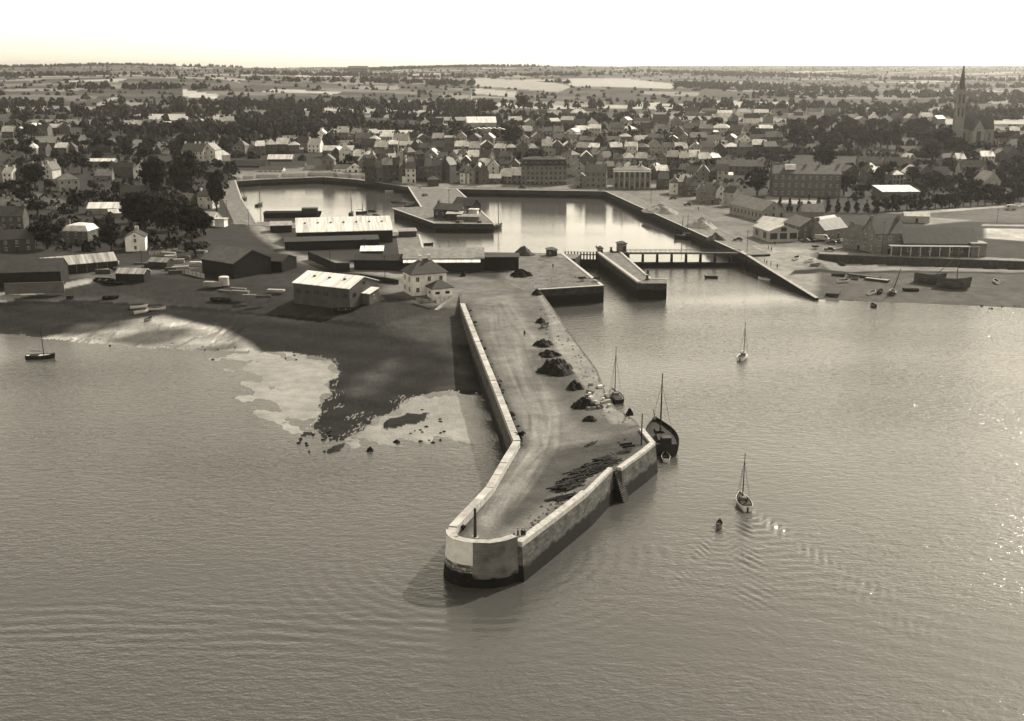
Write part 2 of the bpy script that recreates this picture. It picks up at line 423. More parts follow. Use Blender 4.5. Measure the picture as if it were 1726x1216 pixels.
def paint(px_poly, z, tone, soft=0.0, wet=None, where=None):
    """what the ground is made of inside an outline: a field, a road, a yard"""
    poly = [T(*q)[:2] for q in px_poly] if z is None else PL(px_poly, z)
    xs = [q[0] for q in poly]; ys = [q[1] for q in poly]
    rows = (rad > min(ys) - 5 - soft) & (rad < max(ys) + 5 + soft)
    if not rows.any(): return
    X, Y = GX[rows], GY[rows]
    m = in_poly(X, Y, poly)
    k = m.astype(float)
    if soft:
        d = dist_line(X, Y, poly, True)
        k = np.clip(0.5 + np.where(m, d, -d) / soft, 0, 1)
    TONE[rows] = TONE[rows] * (1 - k) + tone * k
    if wet is not None: WET[rows] = WET[rows] * (1 - k) + wet * k
# ------------------------------------------------------------------ fields and hedged country far inland
far = GY > 760
wx = GX + 30 * np.sin(GY / 170) + 18 * np.sin(GX / 60); wy = GY + 40 * np.sin(GX / 210) + 0.25 * GX
ci = np.floor(wx / 150 + 0.37 * np.floor(wy / 105)).astype(np.int64); cj = np.floor(wy / 105).astype(np.int64)
hsh = ((ci * 73856093) ^ (cj * 19349663)) & 0xffff
pal = 1.75 * np.array([0.045, 0.055, 0.06, 0.07, 0.05, 0.09, 0.08, 0.13, 0.06, 0.17, 0.1, 0.26])
ft = pal[hsh % 12]
fx = (wx / 150 + 0.37 * np.floor(wy / 105)) % 1; fy = (wy / 105) % 1
hedge = (fx < 0.05) | (fy < 0.08)
ft = np.where(hedge, 0.04, ft)
kf = np.clip((GY - 760) / 300, 0, 1)
TONE = np.where(far, TONE * (1 - kf) + ft * kf, TONE)
for pts, t in [
    ([(308, 151), (368, 160), (365, 168), (310, 163)], .5), ([(345, 127), (408, 134), (405, 140), (345, 131)], .36),
    ([(570, 137), (625, 134), (632, 140), (575, 145)], .26), ([(600, 146), (670, 144), (674, 151), (600, 151)], .3),
    ([(800, 131), (900, 136), (962, 147), (940, 156), (800, 145)], .4), ([(955, 132), (1060, 133), (1142, 142), (1132, 150), (960, 146)], .45),
    ([(800, 149), (870, 155), (868, 164), (800, 158)], .42), ([(12, 229), (148, 228), (146, 242), (12, 247)], .2),
    ([(605, 197), (680, 188), (742, 190), (690, 200)], .28), ([(0, 160), (140, 166), (150, 172), (0, 168)], .2),
    ([(205, 170), (245, 172), (243, 178), (205, 178)], .3), ([(650, 170), (725, 168), (725, 175), (650, 178)], .25),
    ([(900, 171), (1020, 172), (1020, 178), (900, 179)], .28), ([(690, 137), (748, 134), (745, 141), (690, 143)], .25),
    ([(470, 133), (560, 132), (560, 138), (480, 140)], .2), ([(740, 158), (790, 160), (786, 167), (742, 166)], .28),
    ([(1085, 153), (1180, 156), (1176, 162), (1085, 160)], .3), ([(160, 176), (196, 162), (200, 165), (170, 181)], .38),
    ([(785, 201), (806, 186), (822, 182), (822, 185), (808, 189), (790, 204)], .4), ([(1300, 190), (1420, 184), (1420, 188), (1300, 195)], .24),
    ([(390, 200), (520, 196), (520, 202), (390, 206)], .16), ([(1100, 190), (1220, 186), (1220, 190), (1100, 195)], .22)]:
    paint(pts, None, t)
# ------------------------------------------------------------------ near ground: what lies where
paint([(-300, 470), (200, 425), (330, 420), (500, 455), (660, 500), (775, 512), (640, 531), (480, 522), (330, 503), (200, 485), (-300, 505)], 5.4, 0.06, 3)
paint([(380, 333), (402, 331), (430, 352), (455, 388), (500, 428), (600, 446), (700, 462), (782, 470), (782, 482), (690, 474), (590, 458), (500, 442), (440, 402), (405, 365)], 5.4, 0.32, 4)
paint([(660, 470), (790, 466), (905, 478), (905, 490), (770, 512), (700, 507), (640, 492)], 5.4, 0.22, 5)
paint([(-300, 500), (0, 487), (100, 475), (192, 461), (196, 467), (100, 481), (0, 494), (-300, 510)], 5.4, 0.42, 1)
paint([(110, 468), (190, 452), (330, 440), (335, 452), (200, 470)], 5.4, 0.16, 4)
paint([(0, 325), (40, 320), (118, 340), (110, 352), (0, 348)], 5.4, 0.15, 3)
paint([(860, 432), (948, 428), (1010, 482), (905, 490), (840, 475)], 5.4, 0.2, 4)
paint([(385, 296), (545, 289), (700, 309), (775, 312), (1020, 314), (1110, 312), (1110, 322), (775, 320), (690, 318), (540, 301), (400, 310)], 5.4, 0.3, 2)
paint([(1010, 318), (1108, 316), (1165, 328), (1240, 352), (1292, 385), (1345, 407), (1430, 418), (1470, 430), (1381, 430), (1300, 428), (1246, 424)], 5.4, 0.24, 3)
paint([(1246, 424), (1290, 424), (1370, 432), (1381, 438), (1381, 450), (1374, 504)], 3.0, 0.36, 3)
paint([(1380, 446), (1500, 446), (1726, 452), (2300, 470), (2300, 476), (1726, 460), (1500, 455), (1400, 458)], 2.6, 0.33, 1.5)
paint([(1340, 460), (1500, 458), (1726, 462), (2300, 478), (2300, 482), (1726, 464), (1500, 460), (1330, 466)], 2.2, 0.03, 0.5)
paint([(1470, 430), (1660, 434), (1730, 437), (2400, 455), (2400, 464), (1726, 442), (1480, 434)], 5.4, 0.36, 1)
paint([(1660, 385), (1800, 387), (2300, 392), (2300, 428), (1800, 412), (1660, 402)], 5.4, 0.5, 2)
paint([(1540, 352), (1726, 350), (2300, 352), (2300, 378), (1726, 376), (1540, 372)], 5.4, 0.17, 2)
paint([(1480, 360), (1560, 356), (1726, 342), (2200, 318), (2200, 326), (1726, 347), (1560, 360)], 5.4, 0.42, 1)
paint([(1560, 366), (1640, 372), (1560, 380)], 5.4, 0.35, 2)
paint([(1655, 378), (1726, 379), (2300, 385), (2300, 389), (1726, 382), (1655, 381)], 5.4, 0.4, 1)
paint([(1290, 330), (1390, 336), (1380, 345), (1290, 342)], 5.4, 0.4, 2)
paint([(1020, 322), (1060, 330), (1240, 412), (1246, 424), (1230, 418)], 5.4, 0.2, 2)
# foreshore
nearrows = slice(0, nr)
t_ = TONE[nearrows]; d_ = MK['dSc']
sc_ = (MK['A'] & ~MK['C'] & (d_ < 1.5 + .5 * np.sin(GX[nearrows] / 9)))
t_[sc_] = 0.02
stk = np.clip(np.sin(GX[nearrows] / 5 + GY[nearrows] / 2.2 + 2 * MK['wob']) * 0.5 + 0.5, 0, 1)
TONE[nearrows] = t_
paint([(60, 570), (178, 583), (331, 594), (440, 595), (415, 576), (372, 558), (326, 549), (275, 538), (225, 544), (140, 558)], 0.3, 0.38, 3, wet=1.0)
paint([(180, 575), (240, 560), (330, 556), (300, 574), (240, 583)], 0.3, 0.09, 5, wet=0.7)
paint([(330, 588), (400, 575), (410, 585), (370, 594)], 0.3, 0.1, 4, wet=0.7)
paint([(130, 548), (230, 545), (200, 556), (110, 566)], 0.3, 0.07, 5, wet=0.5)
paint([(590, 655), (618, 622), (665, 607), (672, 622), (640, 650), (600, 668)], 0.5, 0.1, 6)
paint([(735, 655), (765, 615), (790, 612), (800, 655)], 0.5, 0.085, 5)
paint([(640, 548), (770, 570), (775, 600), (700, 575)], 2.2, 0.1, 6)
tn = TONE[nearrows]; aa = MK['A'] & ~MK['B'] & ~MK['C']
tn[aa] *= (0.75 + 0.5 * stk[aa]); TONE[nearrows] = tn
for i in range(26):
    r9 = random.Random(100 + i); x0 = r9.uniform(120, 420); y0 = r9.uniform(540, 572); dx = r9.uniform(-70, -15); dy = r9.uniform(10, 26)
    ln = [P(x0 + dx * q, y0 + dy * q + 2 * math.sin(q * 9 + i), .5)[:2] for q in (0, .35, .7, 1)]
    pl = strip(ln, -.35, r9.uniform(.3, .9)); X, Y = GX[nearrows], GY[nearrows]; m = in_poly(X, Y, pl); tt = TONE[nearrows]; tt[m] *= r9.choice([.45, .6, 1.35]); TONE[nearrows] = tt
# low bank of wet sand with a dark rock beside the mole
def bank(px, z, top, tone, wet, soft=5):
    poly = PL(px, z); X, Y = GX[nearrows], GY[nearrows]
    m = in_poly(X, Y, poly); d = dist_line(X, Y, poly, True)
    wv = np.sin(X / 3.1 + 1.5 * np.sin(Y / 4.7)) * np.sin(Y / 3.9 + X / 6.1) + .6 * np.sin(X / 1.3 + Y / 1.9) + .7 * np.sin(Y / 2.2 - X / 8.) + .3 * np.sin(X / .55 + Y / .9) * np.sin(Y / .8 - X / 1.3)
    k = np.clip(0.5 + (np.where(m, d, -d) + min(2.2, soft * .5) * wv) / soft, 0, 1)
    k = np.where(MK['A'] & (z == 0) & (top < .3), 0, k)
    hh = GZ[nearrows]; hh[:] = np.where(k > 0, np.maximum(hh, -0.12 + (top + 0.12) * k + 0.03 * wv), hh); GZ[nearrows] = hh
    tt = TONE[nearrows]; TONE[nearrows] = np.where(k > 0.3, tone, tt)
    ww = WET[nearrows]; WET[nearrows] = np.where(k > 0.3, wet, ww)
bank([(600, 738), (690, 677), (727, 665), (800, 668), (834, 700), (842, 752), (760, 742), (690, 742), (640, 752), (606, 746)], 0, 0.07, 0.3, 1.0, 3)
bank([(380, 590), (515, 596), (580, 612), (560, 662), (535, 735), (480, 716), (420, 668)], 0, 0.06, 0.34, 1.0, 9)
bank([(596, 736), (640, 706), (690, 676), (728, 664), (746, 676), (746, 702), (700, 734), (650, 747), (606, 746)], 0, 0.14, 0.28, 0.95)
bank([(644, 722), (646, 716), (686, 697), (706, 701), (714, 698), (722, 696), (700, 714), (680, 715), (650, 728)], 0, 0.5, 0.02, 0.1, 1.5)
bank([(560, 752), (574, 750), (570, 760), (556, 764)], 0, 0.5, 0.02, 0.1, 1.5)
bank([(516, 730), (530, 728), (526, 734), (514, 735)], 0, 0.4, 0.02, 0.1, 1.2)
# the top of the mole
paint([(774, 495), (905, 485), (1084, 722), (1110, 748), (1000, 830), (870, 910), (800, 920), (750, 900), (866, 744), (800, 577)], 5.4, 0.2)
paint([(800, 505), (860, 495), (900, 560), (905, 640), (945, 690), (960, 735), (900, 765), (850, 850), (812, 905), (800, 900), (850, 800), (890, 745), (862, 690), (838, 600)], 5.4, 0.27, 4)
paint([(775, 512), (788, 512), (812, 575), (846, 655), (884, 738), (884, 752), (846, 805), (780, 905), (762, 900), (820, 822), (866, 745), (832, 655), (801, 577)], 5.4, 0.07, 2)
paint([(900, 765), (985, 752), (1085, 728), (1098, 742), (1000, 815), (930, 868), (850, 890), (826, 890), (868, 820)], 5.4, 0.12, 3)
paint([(930, 740), (1060, 728), (1000, 742), (905, 760)], 5.4, 0.25, 2)
paint([(880, 760), (925, 763), (880, 830), (822, 890), (810, 880)], 5.4, 0.29, 3)
paint([(985, 795), (1020, 797), (930, 862), (880, 902), (845, 905), (905, 862)], 5.4, 0.26, 3)
paint([(904, 492), (912, 490), (934, 524), (964, 566), (1009, 628), (1023, 668), (1040, 688), (1082, 718), (1032, 716), (1007, 684), (968, 630), (937, 588), (922, 530)], 5.4, 0.32, 1)
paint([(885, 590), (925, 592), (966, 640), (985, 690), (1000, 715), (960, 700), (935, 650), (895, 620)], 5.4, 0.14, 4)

# cart ruts along the mole and over the quays
rr0 = random.Random(2)
def rut(pts, wd_, t, z=5.4):
    line = [P(x, y, z)[:2] for x, y in pts]
    poly = strip(line, -wd_ / 2, wd_ / 2); ys = [q[1] for q in poly]
    rows = (rad > min(ys) - 2) & (rad < max(ys) + 2); m = in_poly(GX[rows], GY[rows], poly)
    tt = TONE[rows]; tt[m] = tt[m] * (1 + (t - 1) * .5 * (.4 + .6 * np.sin(GY[rows][m] / 7 + wd_ * 9) ** 2)); TONE[rows] = tt
for i in range(16):
    o_ = rr0.uniform(-26, 34); j_ = lambda: rr0.uniform(-5, 5)
    k_ = rr0.uniform(-1, 1); pts = [(838 + o_ * .7 + j_() * 2, 510), (858 + o_ + j_() * 2, 570), (880 + o_ + j_() * 2, 640), (905 + o_ * .9 + j_() + 10 * k_, 700), (905 + o_ * .7 + j_() + 16 * k_, 752), (870 + o_ * .8 + j_() * 2, 810), (830 + o_ * .7 + j_() * 2, 868)]
    rut(pts, rr0.uniform(.5, 1.3), rr0.choice([.72, .8, 1.22, 1.3]))
for i in range(7):
    y_ = 736 + i * 4 + rr0.uniform(-3, 3); rut([(905, y_ + 12), (960, y_ + 4), (1020, y_ - 4), (1075, y_ - 10)], rr0.uniform(.5, 1.1), rr0.choice([.7, .8, 1.25]))
for i in range(9):
    o_ = rr0.uniform(-14, 22); rut([(1075 + o_ * .6, 322), (1130 + o_, 345), (1200 + o_, 378), (1265 + o_ * 1.3, 410), (1290 + o_, 424)], rr0.uniform(.6, 1.4), rr0.choice([.75, .82, 1.2, 1.3]))
for i in range(6):
    o_ = rr0.uniform(-8, 8); rut([(392 + o_, 336), (425 + o_, 372), (465 + o_, 412), (530, 438 + o_), (640, 458 + o_ * .7), (760, 474 + o_ * .7)], rr0.uniform(.6, 1.2), rr0.choice([.75, .82, 1.2]))
# ------------------------------------------------------------------ the sheets themselves
TONE = dk(TONE)
nR, nA = GX.shape
idx = np.arange(nR * nA).reshape(nR, nA)
Q = np.stack([idx[:-1, :-1], idx[:-1, 1:], idx[1:, 1:], idx[1:, :-1]], -1)
V = np.stack([GX, GY, GZ], -1).reshape(-1, 3)
deep = (GZ[:-1, :-1] < -2.9) & (GZ[1:, 1:] < -2.9) & (GZ[1:, :-1] < -2.9) & (GZ[:-1, 1:] < -2.9)
Qg = Q[~deep].reshape(-1, 4)
used, inv = np.unique(Qg, return_inverse=True)
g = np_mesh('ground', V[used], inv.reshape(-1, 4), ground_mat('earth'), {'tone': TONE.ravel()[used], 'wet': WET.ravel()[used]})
tag(g, kind='structure')

# sea: a sheet with real ripples and wakes
sa = np.concatenate([np.linspace(-72, -29, 50)[:-1], np.linspace(-29, 29, 900), np.linspace(29, 72, 50)[1:]])
sr = [12.0]
while sr[-1] < 690:
    r = sr[-1]; sr.append(r + (4 if r < 108 else 0.38 if r < 182 else 0.62 if r < 260 else 1.6 if r < 420 else 4))
sr = np.array(sr)
SA, SR = np.meshgrid(np.radians(sa), sr)
SX = SR * np.tan(SA); SY = SR.copy(); SZ = np.zeros(SX.shape)
def g2(cx, cy, rx, ry): return np.exp(-((SX - cx) / rx) ** 2 - ((SY - cy) / ry) ** 2)
# swell lines rolling in at the lower left
c0 = P(300, 1060, 0)
for k, (wl, an, am, ph) in enumerate(((2.6, 2, 0.05, 0), (2.1, -3, 0.036, 1.4), (3.3, 5, 0.036, 2.2))):
    cu, su = math.cos(R(an)), math.sin(R(an))
    SZ += am * (.55 + .45 * np.sin(SX / 11 + 2 * k + SY / 3.7)) * np.sin(2 * math.pi * (SY * cu + SX * su + 1.1 * np.sin(SX / 17 + k) + .35 * np.sin(SX / 4.3 + 3 * k)) / wl + ph) * np.exp(-((SX - c0.x) / 42) ** 4 - ((SY - c0.y) / 9) ** 2)
# rings thrown back by the pier head
tc = P(810, 985, 0); rr_ = np.hypot(SX - tc.x, SY - tc.y - 12)
SZ += 0.02 * np.sin(2 * math.pi * rr_ / 2.4) * np.exp(-((rr_ - 24) / 13) ** 2) * (SY < tc.y + 14)
def wake(boat, head, size, amp, wl):
    dx, dy = math.cos(head), math.sin(head)
    s_ = -((SX - boat.x) * dx + (SY - boat.y) * dy); l_ = -(SX - boat.x) * dy + (SY - boat.y) * dx
    al = np.abs(l_)
    arm = np.exp(-((al - 0.24 * s_ - 0.5) / (0.5 + 0.07 * s_)) ** 2) * np.exp(-s_ / size) * (s_ > -0.5)
    ph = (s_ * 0.75 + al * 1.35 + .3 * np.sin(s_ / 2.3 + l_)) / wl; arm = arm * np.clip(1 - s_ / (size * 2.2), 0, 1) * (.6 + .4 * np.sin(s_ / 1.9 + 3 * np.sign(l_)))
    return amp * arm * np.sin(2 * math.pi * ph) + amp * 0.4 * np.exp(-(l_ / (0.7 + 0.12 * np.maximum(s_, 0))) ** 2) * np.exp(-s_ / (size * 0.6)) * (s_ > 0) * np.sin(2 * math.pi * s_ / wl)
W1 = P(1253, 856, 0); W2 = P(1212, 892, 0)
SZ += wake(W1, R(96), 26, 0.3, 2.4) + wake(W2, R(80), 15, 0.18, 1.9)
SZ += 0.012 * np.sin(SX / 1.9 + SY / 0.8 + 2 * np.sin(SX / 9)) * np.clip((260 - SY) / 120, 0, 1) * (0.5 + 0.5 * np.sin(SX / 37 + SY / 23))
nS, nB = SX.shape
idx = np.arange(nS * nB).reshape(nS, nB)
Qs = np.stack([idx[:-1, :-1], idx[:-1, 1:], idx[1:, 1:], idx[1:, :-1]], -1).reshape(-1, 4)
sea = np_mesh('sea', np.stack([SX, SY, SZ], -1).reshape(-1, 3), Qs, water_mat('sea_water', 0.25))
tag(sea, kind='structure')
bwm = MB().prism(BASIN, -2, 1.6).build('basin_water', water_mat('still_water', 0.05, 0.05)); tag(bwm, kind='structure')

# ------------------------------------------------------------------ quays round the basin
STONE_D = masonry('quay_stone', 0.1, 3.2)
STONE = masonry('mole_stone', 0.2, 2.3, 1.1, 0.42, 0.6)
PAVE = mat('quay_paving', 0.25, 0.9, 0.3, 0.4, 0.2)
EARTH = mat('packed_earth', 0.2, 0.95, 0.3, 0.3, 0.15)
PALE = mat('pale_granite', 0.52, 0.85, 0.25, 1.2, 0.25)
WHITEWASH = mat('whitewash', 0.78, 0.85, 0.12, 0.8, 0.25)
def walled(mb, poly, z0, z1, bottom=None):
    mb.prism(poly, z0, z1, 0, bottom, top=False)
    n = len(poly); area = sum(poly[i][0] * poly[(i + 1) % n][1] - poly[(i + 1) % n][0] * poly[i][1] for i in range(n))
    f = tuple(range(n)) if area > 0 else tuple(reversed(range(n)))
    return mb.add([(p[0], p[1], z1) for p in poly], [f], 1)
nb = len(BASIN); k = 0
def turn(i):
    a, b_, c = BASIN[i - 1], BASIN[i], BASIN[(i + 1) % nb]
    return (b_[0] - a[0]) * (c[1] - b_[1]) - (b_[1] - a[1]) * (c[0] - b_[0])
for i in range(nb):
    if 4 <= i <= 8 or i in (12, 13, 14): continue
    a = Vector(BASIN[i]); b_ = Vector(BASIN[(i + 1) % nb]); d = (b_ - a).normalized()
    if turn(i) < 0: a = a - d * 7
    if turn((i + 1) % nb) < 0: b_ = b_ + d * 7
    o = walled(MB(), strip([tuple(a), tuple(b_)], 0, 10), -3, 5.43 + 0.006 * k).build('quay', [STONE_D, PAVE]); tag(o, kind='structure'); k += 1
    kb = MB().prism(strip([tuple(a), tuple(b_)], 0.02, 0.8), 5.3, 5.56 + 0.006 * k).build('quay_edge', PALE); tag(kb, kind='structure')
# tongue between the two basins
tg = [BASIN[i] for i in range(4, 10)]
root = [(tg[-1][0] + 2, tg[-1][1] + 25), (tg[0][0] - 2, tg[0][1] + 25)]
o = empty('inner_pier', (tg[3][0], tg[3][1], 0), 0, 'pale topped stone tongue pier dividing the two inner basins', 'pier')
def rel(pts, o): return [(p[0] - o.location.x, p[1] - o.location.y) for p in pts]
walled(MB(), rel(tg + root, o), -3, 5.5).build('pier_body', [STONE_D, PAVE], o)
MB().prism(strip(rel(tg, o), 0.0 - 0.9, 0.0 - 0.03), 5.49, 5.75).build('coping', PALE, o)

# ------------------------------------------------------------------ the mole
def offset_closed(poly, w):
    n = len(poly); out = []
    for i in range(n):
        a, b_, c = Vector(poly[i - 1]), Vector(poly[i]), Vector(poly[(i + 1) % n])
        n1 = Vector((-(b_ - a).y, (b_ - a).x)).normalized(); n2 = Vector((-(c - b_).y, (c - b_).x)).normalized()
        m = (n1 + n2); m = m.normalized() if m.length > 1e-6 else n1
        out.append(tuple(b_ + m * (w / max(0.5, m.dot(n1)))))
    return out
ml = empty('stone_mole', (MOLE[4][0], MOLE[4][1], 0), 0, 'long granite mole with a kink and a rounded head, jutting into the open water', 'pier')
mp_ = rel(MOLE, ml)
walled(MB(), mp_, -2.5, 5.36, offset_closed(mp_, -0.9)).build('pier_wall', [STONE, EARTH], ml)
cm = in_poly(GX, GY, MOLE) & (dist_line(GX, GY, MOLE, True) > 0.35) & (GY < 420)
cq = cm[:-1, :-1] & cm[1:, 1:] & cm[:-1, 1:] & cm[1:, :-1]
Qm = Q[cq].reshape(-1, 4)
used, inv = np.unique(Qm, return_inverse=True)
Vm = V[used].copy(); Vm[:, 2] = 5.43 + rng.normal(0, 0.012, len(Vm)) + 0.05 * np.sin(Vm[:, 0] / 4) * np.sin(Vm[:, 1] / 6)
Vm[:, 0] -= ml.location.x; Vm[:, 1] -= ml.location.y
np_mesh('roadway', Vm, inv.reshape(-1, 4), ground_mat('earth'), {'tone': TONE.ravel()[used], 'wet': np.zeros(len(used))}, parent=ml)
L_ = rel(MOLE_L, ml); T_ = rel(TIP, ml); R_ = rel(MOLE_R, ml)
MB().prism(strip(L_ + T_[:1], 0, 1.2), 5.36, 6.6).build('parapet', PALE, ml)
MB().prism(strip(T_, 0, 1.3), 5.36, 7.0).build('rounded_parapet', PALE, ml)
MB().prism(strip([R_[0], R_[1], R_[2]], 0, 1.25), 5.36, 6.15).build('parapet', PALE, ml)
MB().prism(strip([R_[2], R_[3]], 0.15, 1.0), 5.36, 5.9).build('parapet', PALE, ml)
MB().prism(strip(R_[4:], 0, 1.0), 5.36, 5.9).build('parapet', PALE, ml)
def lerp2(a, b, t): return (a[0] + (b[0] - a[0]) * t, a[1] + (b[1] - a[1]) * t)
# coping joints: slabs of slightly different height along the left parapet
mb = MB()
for a, b_ in zip(L_[:-1], L_[1:]):
    n = max(2, int(math.dist(a, b_) / 5.5))
    for i in range(n):
        p, q = lerp2(a, b_, i / n + 0.004), lerp2(a, b_, (i + 1) / n - 0.004)
        mb.prism(strip([p, q], -0.08, 1.28), 6.6, 6.68 + random.uniform(0, .09))
mb.build('coping', mat('coping_stone', 0.56, 0.85, 0.3, 0.3, 0.2), ml)
# whitewashed daymark and the plain grey facing of the head
bo = offset_closed(mp_, -0.9)
def facing(i0, i1, z0, z1, out, name, m, sub=0):
    tops = mp_[i0:i1 + 1]; bots = bo[i0:i1 + 1]
    def at(z): 
        t = min(1, max(0, (z + 2.5) / 7.86)); return [lerp2(b, a, t) for a, b in zip(tops, bots)]
    mb = MB(); lo = offset_line(at(z0), -out); hi = offset_line(at(min(z1, 5.36)), -out); n = len(lo)
    rows = [(lo, z0), (hi, min(z1, 5.36))]
    if z1 > 5.36: rows.append((offset_line(tops, -out), z1))
    vs = [(p[0], p[1], z) for r_, z in rows for p in r_]
    fs = [(k * n + j, k * n + j + 1, (k + 1) * n + j + 1, (k + 1) * n + j) for k in range(len(rows) - 1) for j in range(n - 1)]
    mb.add(vs, fs)
    o = mb.build(name, m, ml); md = o.modifiers.new('s', 'SOLIDIFY'); md.thickness = out * 0.9; md.offset = -1
    return o
iT = len(MOLE_L)
facing(iT, iT + 5, 3.4, 7.06, 0.06, 'whitewashed_face', WHITEWASH)
facing(iT, iT + 5, 2.2, 3.395, 0.05, 'open_jointed_face', masonry('open_joints', 0.42, 1.9, 1.0, 0.5, 1.0))
facing(iT + 5, iT + 8, 1.4, 7.04, 0.09, 'concrete_face', masonry('board_marked_concrete', 0.25, 1.4, 60.0, 0.42, 0.16))
# stairs let into the right wall
s0, s1 = R_[3], R_[4]; ang_ = math.atan2(R_[5][1] - R_[4][1], R_[5][0] - R_[4][0]); nx, ny = math.sin(ang_), -math.cos(ang_)
mid = lerp2(s0, s1, 0.5); wd = math.dist(s0, s1) + 0.7
mb = MB()
for i in range(15):
    z = 5.2 - i * 0.38; dd = 0.12 + i * 0.13
    mb.box((mid[0] + nx * dd / 2, mid[1] + ny * dd / 2, (z - .1 - 2.5) / 2), (wd, dd, z - .1 + 2.5), ang_, 0)
    mb.box((mid[0] + nx * (dd - .06), mid[1] + ny * (dd - .06), z - .045), (wd + .02, .22, .09), ang_, 1)
mb.build('stairs', [mat('shaded_riser', 0.05, .9, .3, 1.), mat('lit_tread', 0.14, .9, .3, 1.)], ml)  # one stone in two tones: shade painted on risers, light on treads

# ------------------------------------------------------------------ lock
ll = empty('lock_quay', (LOCK_L[1][0], LOCK_L[1][1], 0), 0, 'dark walled quay block with earth top left of the lock passage', 'pier')
walled(MB(), rel(LOCK_L, ll), -3, 5.46).build('quay_body', [STONE_D, mat('trodden_earth', 0.2, .95, .35, .25)], ll)
MB().prism(strip(rel([LOCK_L[0], LOCK_L[1], LOCK_L[2]], ll), 0.02, 1.1), 5.44, 5.62).build('coping', PALE, ll)
ISL = [P(a, b, 5.4)[:2] for a, b in [(1004, 426), (1074, 478), (1124, 478), (1124, 471), (1098, 470), (1046, 424)]]
il = empty('lock_island', (ISL[1][0], ISL[1][1], 0), 0, 'long narrow stone pier with pale top between lock and bridge', 'pier')
walled(MB(), rel(ISL, il), -3, 5.4).build('pier_body', [STONE_D, PAVE], il)
a, b_ = rel([ISL[0], ISL[1]], il)
MB().prism(strip([a, b_], 0.05, 1.3), 5.38, 6.0).build('coping', PALE, il)
MB().prism(strip(rel([ISL[3], ISL[4], ISL[5]], il), 0.05, 0.9), 5.38, 5.62).build('coping', PALE, il)
WOOD = mat('tarred_timber', 0.035, 0.8, 0.4, 1.5)
WOODL = mat('weathered_timber', 0.2, 0.85, 0.35, 1.5)
IRON = mat('painted_iron', 0.05, 0.6, 0.2, 2)
def beamset(p, q, name, parent, z, wd, th, m):
    d = Vector(q) - Vector(p); a = math.atan2(d.y, d.x); c = (Vector(p) + Vector(q)) / 2
    return MB().box((c.x, c.y, z), (d.length, wd, th), a).build(name, m, parent)
gp, gq = P(950, 427, 5.4), P(1008, 428, 5.4)
lg = empty('lock_gate', (gp.x, gp.y, 0), 0, 'tall dark timber lock gate with upright posts between the lock walls', 'lock gate')
p0 = (0, 0); p1 = (gq.x - gp.x, gq.y - gp.y)
beamset(p0, p1, 'gate_leaf', lg, 1.1, 0.5, 4.2, WOOD)
beamset(p0, p1, 'walkway', lg, 5.0, 1.4, 0.25, WOODL)
beamset(p0, p1, 'handrail', lg, 6.05, 0.08, 0.09, IRON)
for i in range(11):
    q = lerp2(p0, p1, (i + .5) / 11); MB().box((q[0], q[1], 3.5), (0.5, 0.5, 5.0)).build('post', WOOD, lg)
# bridge over the sluices
bp_, bq_ = P(1046, 425, 5.4), P(1248, 425, 5.4)
br = empty('sluice_bridge', (bp_.x, bp_.y, 0), 0, 'low footbridge on seven stone piers over a dark sluice wall', 'bridge')
p1 = (bq_.x - bp_.x, bq_.y - bp_.y)
beamset((0, 0), p1, 'deck', br, 4.95, 2.6, 0.5, mat('bridge_deck', .17, .9, .3, .5))
for s_ in (-1.2, 1.2):
    beamset((0, s_), (p1[0], p1[1] + s_), 'railing', br, 6.2, 0.1, 0.12, IRON)
rp = None
for i in range(25):
    q = lerp2((0, 0), p1, i / 24)
    for s_ in (-1.2, 1.2):
        if rp is None: rp = r0_ = MB().box((0, 0, 0), (0.09, 0.09, 1.1)).build('railing_post', IRON, br)
        else: r0_ = rp.copy(); COL.objects.link(r0_)
        r0_.location = (q[0], q[1] + s_, 5.7)
beamset((0, -1.6), (p1[0], p1[1] - 1.6), 'sluice_wall', br, -0.6, 2.6, 4.4, STONE_D)
for i in range(8):
    q = lerp2((0, 0), p1, (i + .55) / 8.3); MB().box((q[0], q[1], 3.2), (0.8, 2.2, 3.1), 0, 0, 0.85).build('bridge_pier', STONE_D, br)
q = lerp2((0, 0), p1, 0.03); MB().box((q[0] - 2, q[1], 2.6), (6.5, 3.4, 5.6)).build('abutment', STONE_D, br)
# slip wall and sea wall on the right
sw = [P(1246, 425, 5.4), P(1300, 459, 3.2), P(1374, 504.5, 0.4)]
o = empty('slipway_wall', sw[0], 0, 'stone wall sloping down beside the slipway into the right hand water', 'wall')
mb = MB(); vs = []
for p in sw:
    for dx, zz in ((0, p.z - sw[0].z + .25), (0, -9), (1.3, -9), (1.3, p.z - sw[0].z + .25)): vs.append((p.x - sw[0].x + dx, p.y - sw[0].y + dx * .45, zz))
fs = []
for i in range(2):
    for j in range(4): fs.append((i * 4 + j, i * 4 + (j + 1) % 4, i * 4 + 4 + (j + 1) % 4, i * 4 + 4 + j))
fs += [(3, 2, 1, 0), (8, 9, 10, 11)]
mb.add(vs, fs); mb.build('wall_body', STONE_D, o)
MB().add([(v[0], v[1], v[2] + .004) for v in (vs[0], vs[3], vs[7], vs[4], vs[8], vs[11])], [(0, 1, 2, 3), (3, 2, 5, 4)]).build('coping', PALE, o).modifiers.new('s', 'SOLIDIFY').thickness = 0.15
swl = [P(1381, 428.5, 5.5)[:2], P(1726, 441, 5.5)[:2], P(2400, 466, 5.5)[:2]]
o = empty('sea_wall', (swl[0][0], swl[0][1], 0), 0, 'long dark sea wall below the stone house above the boats', 'wall')
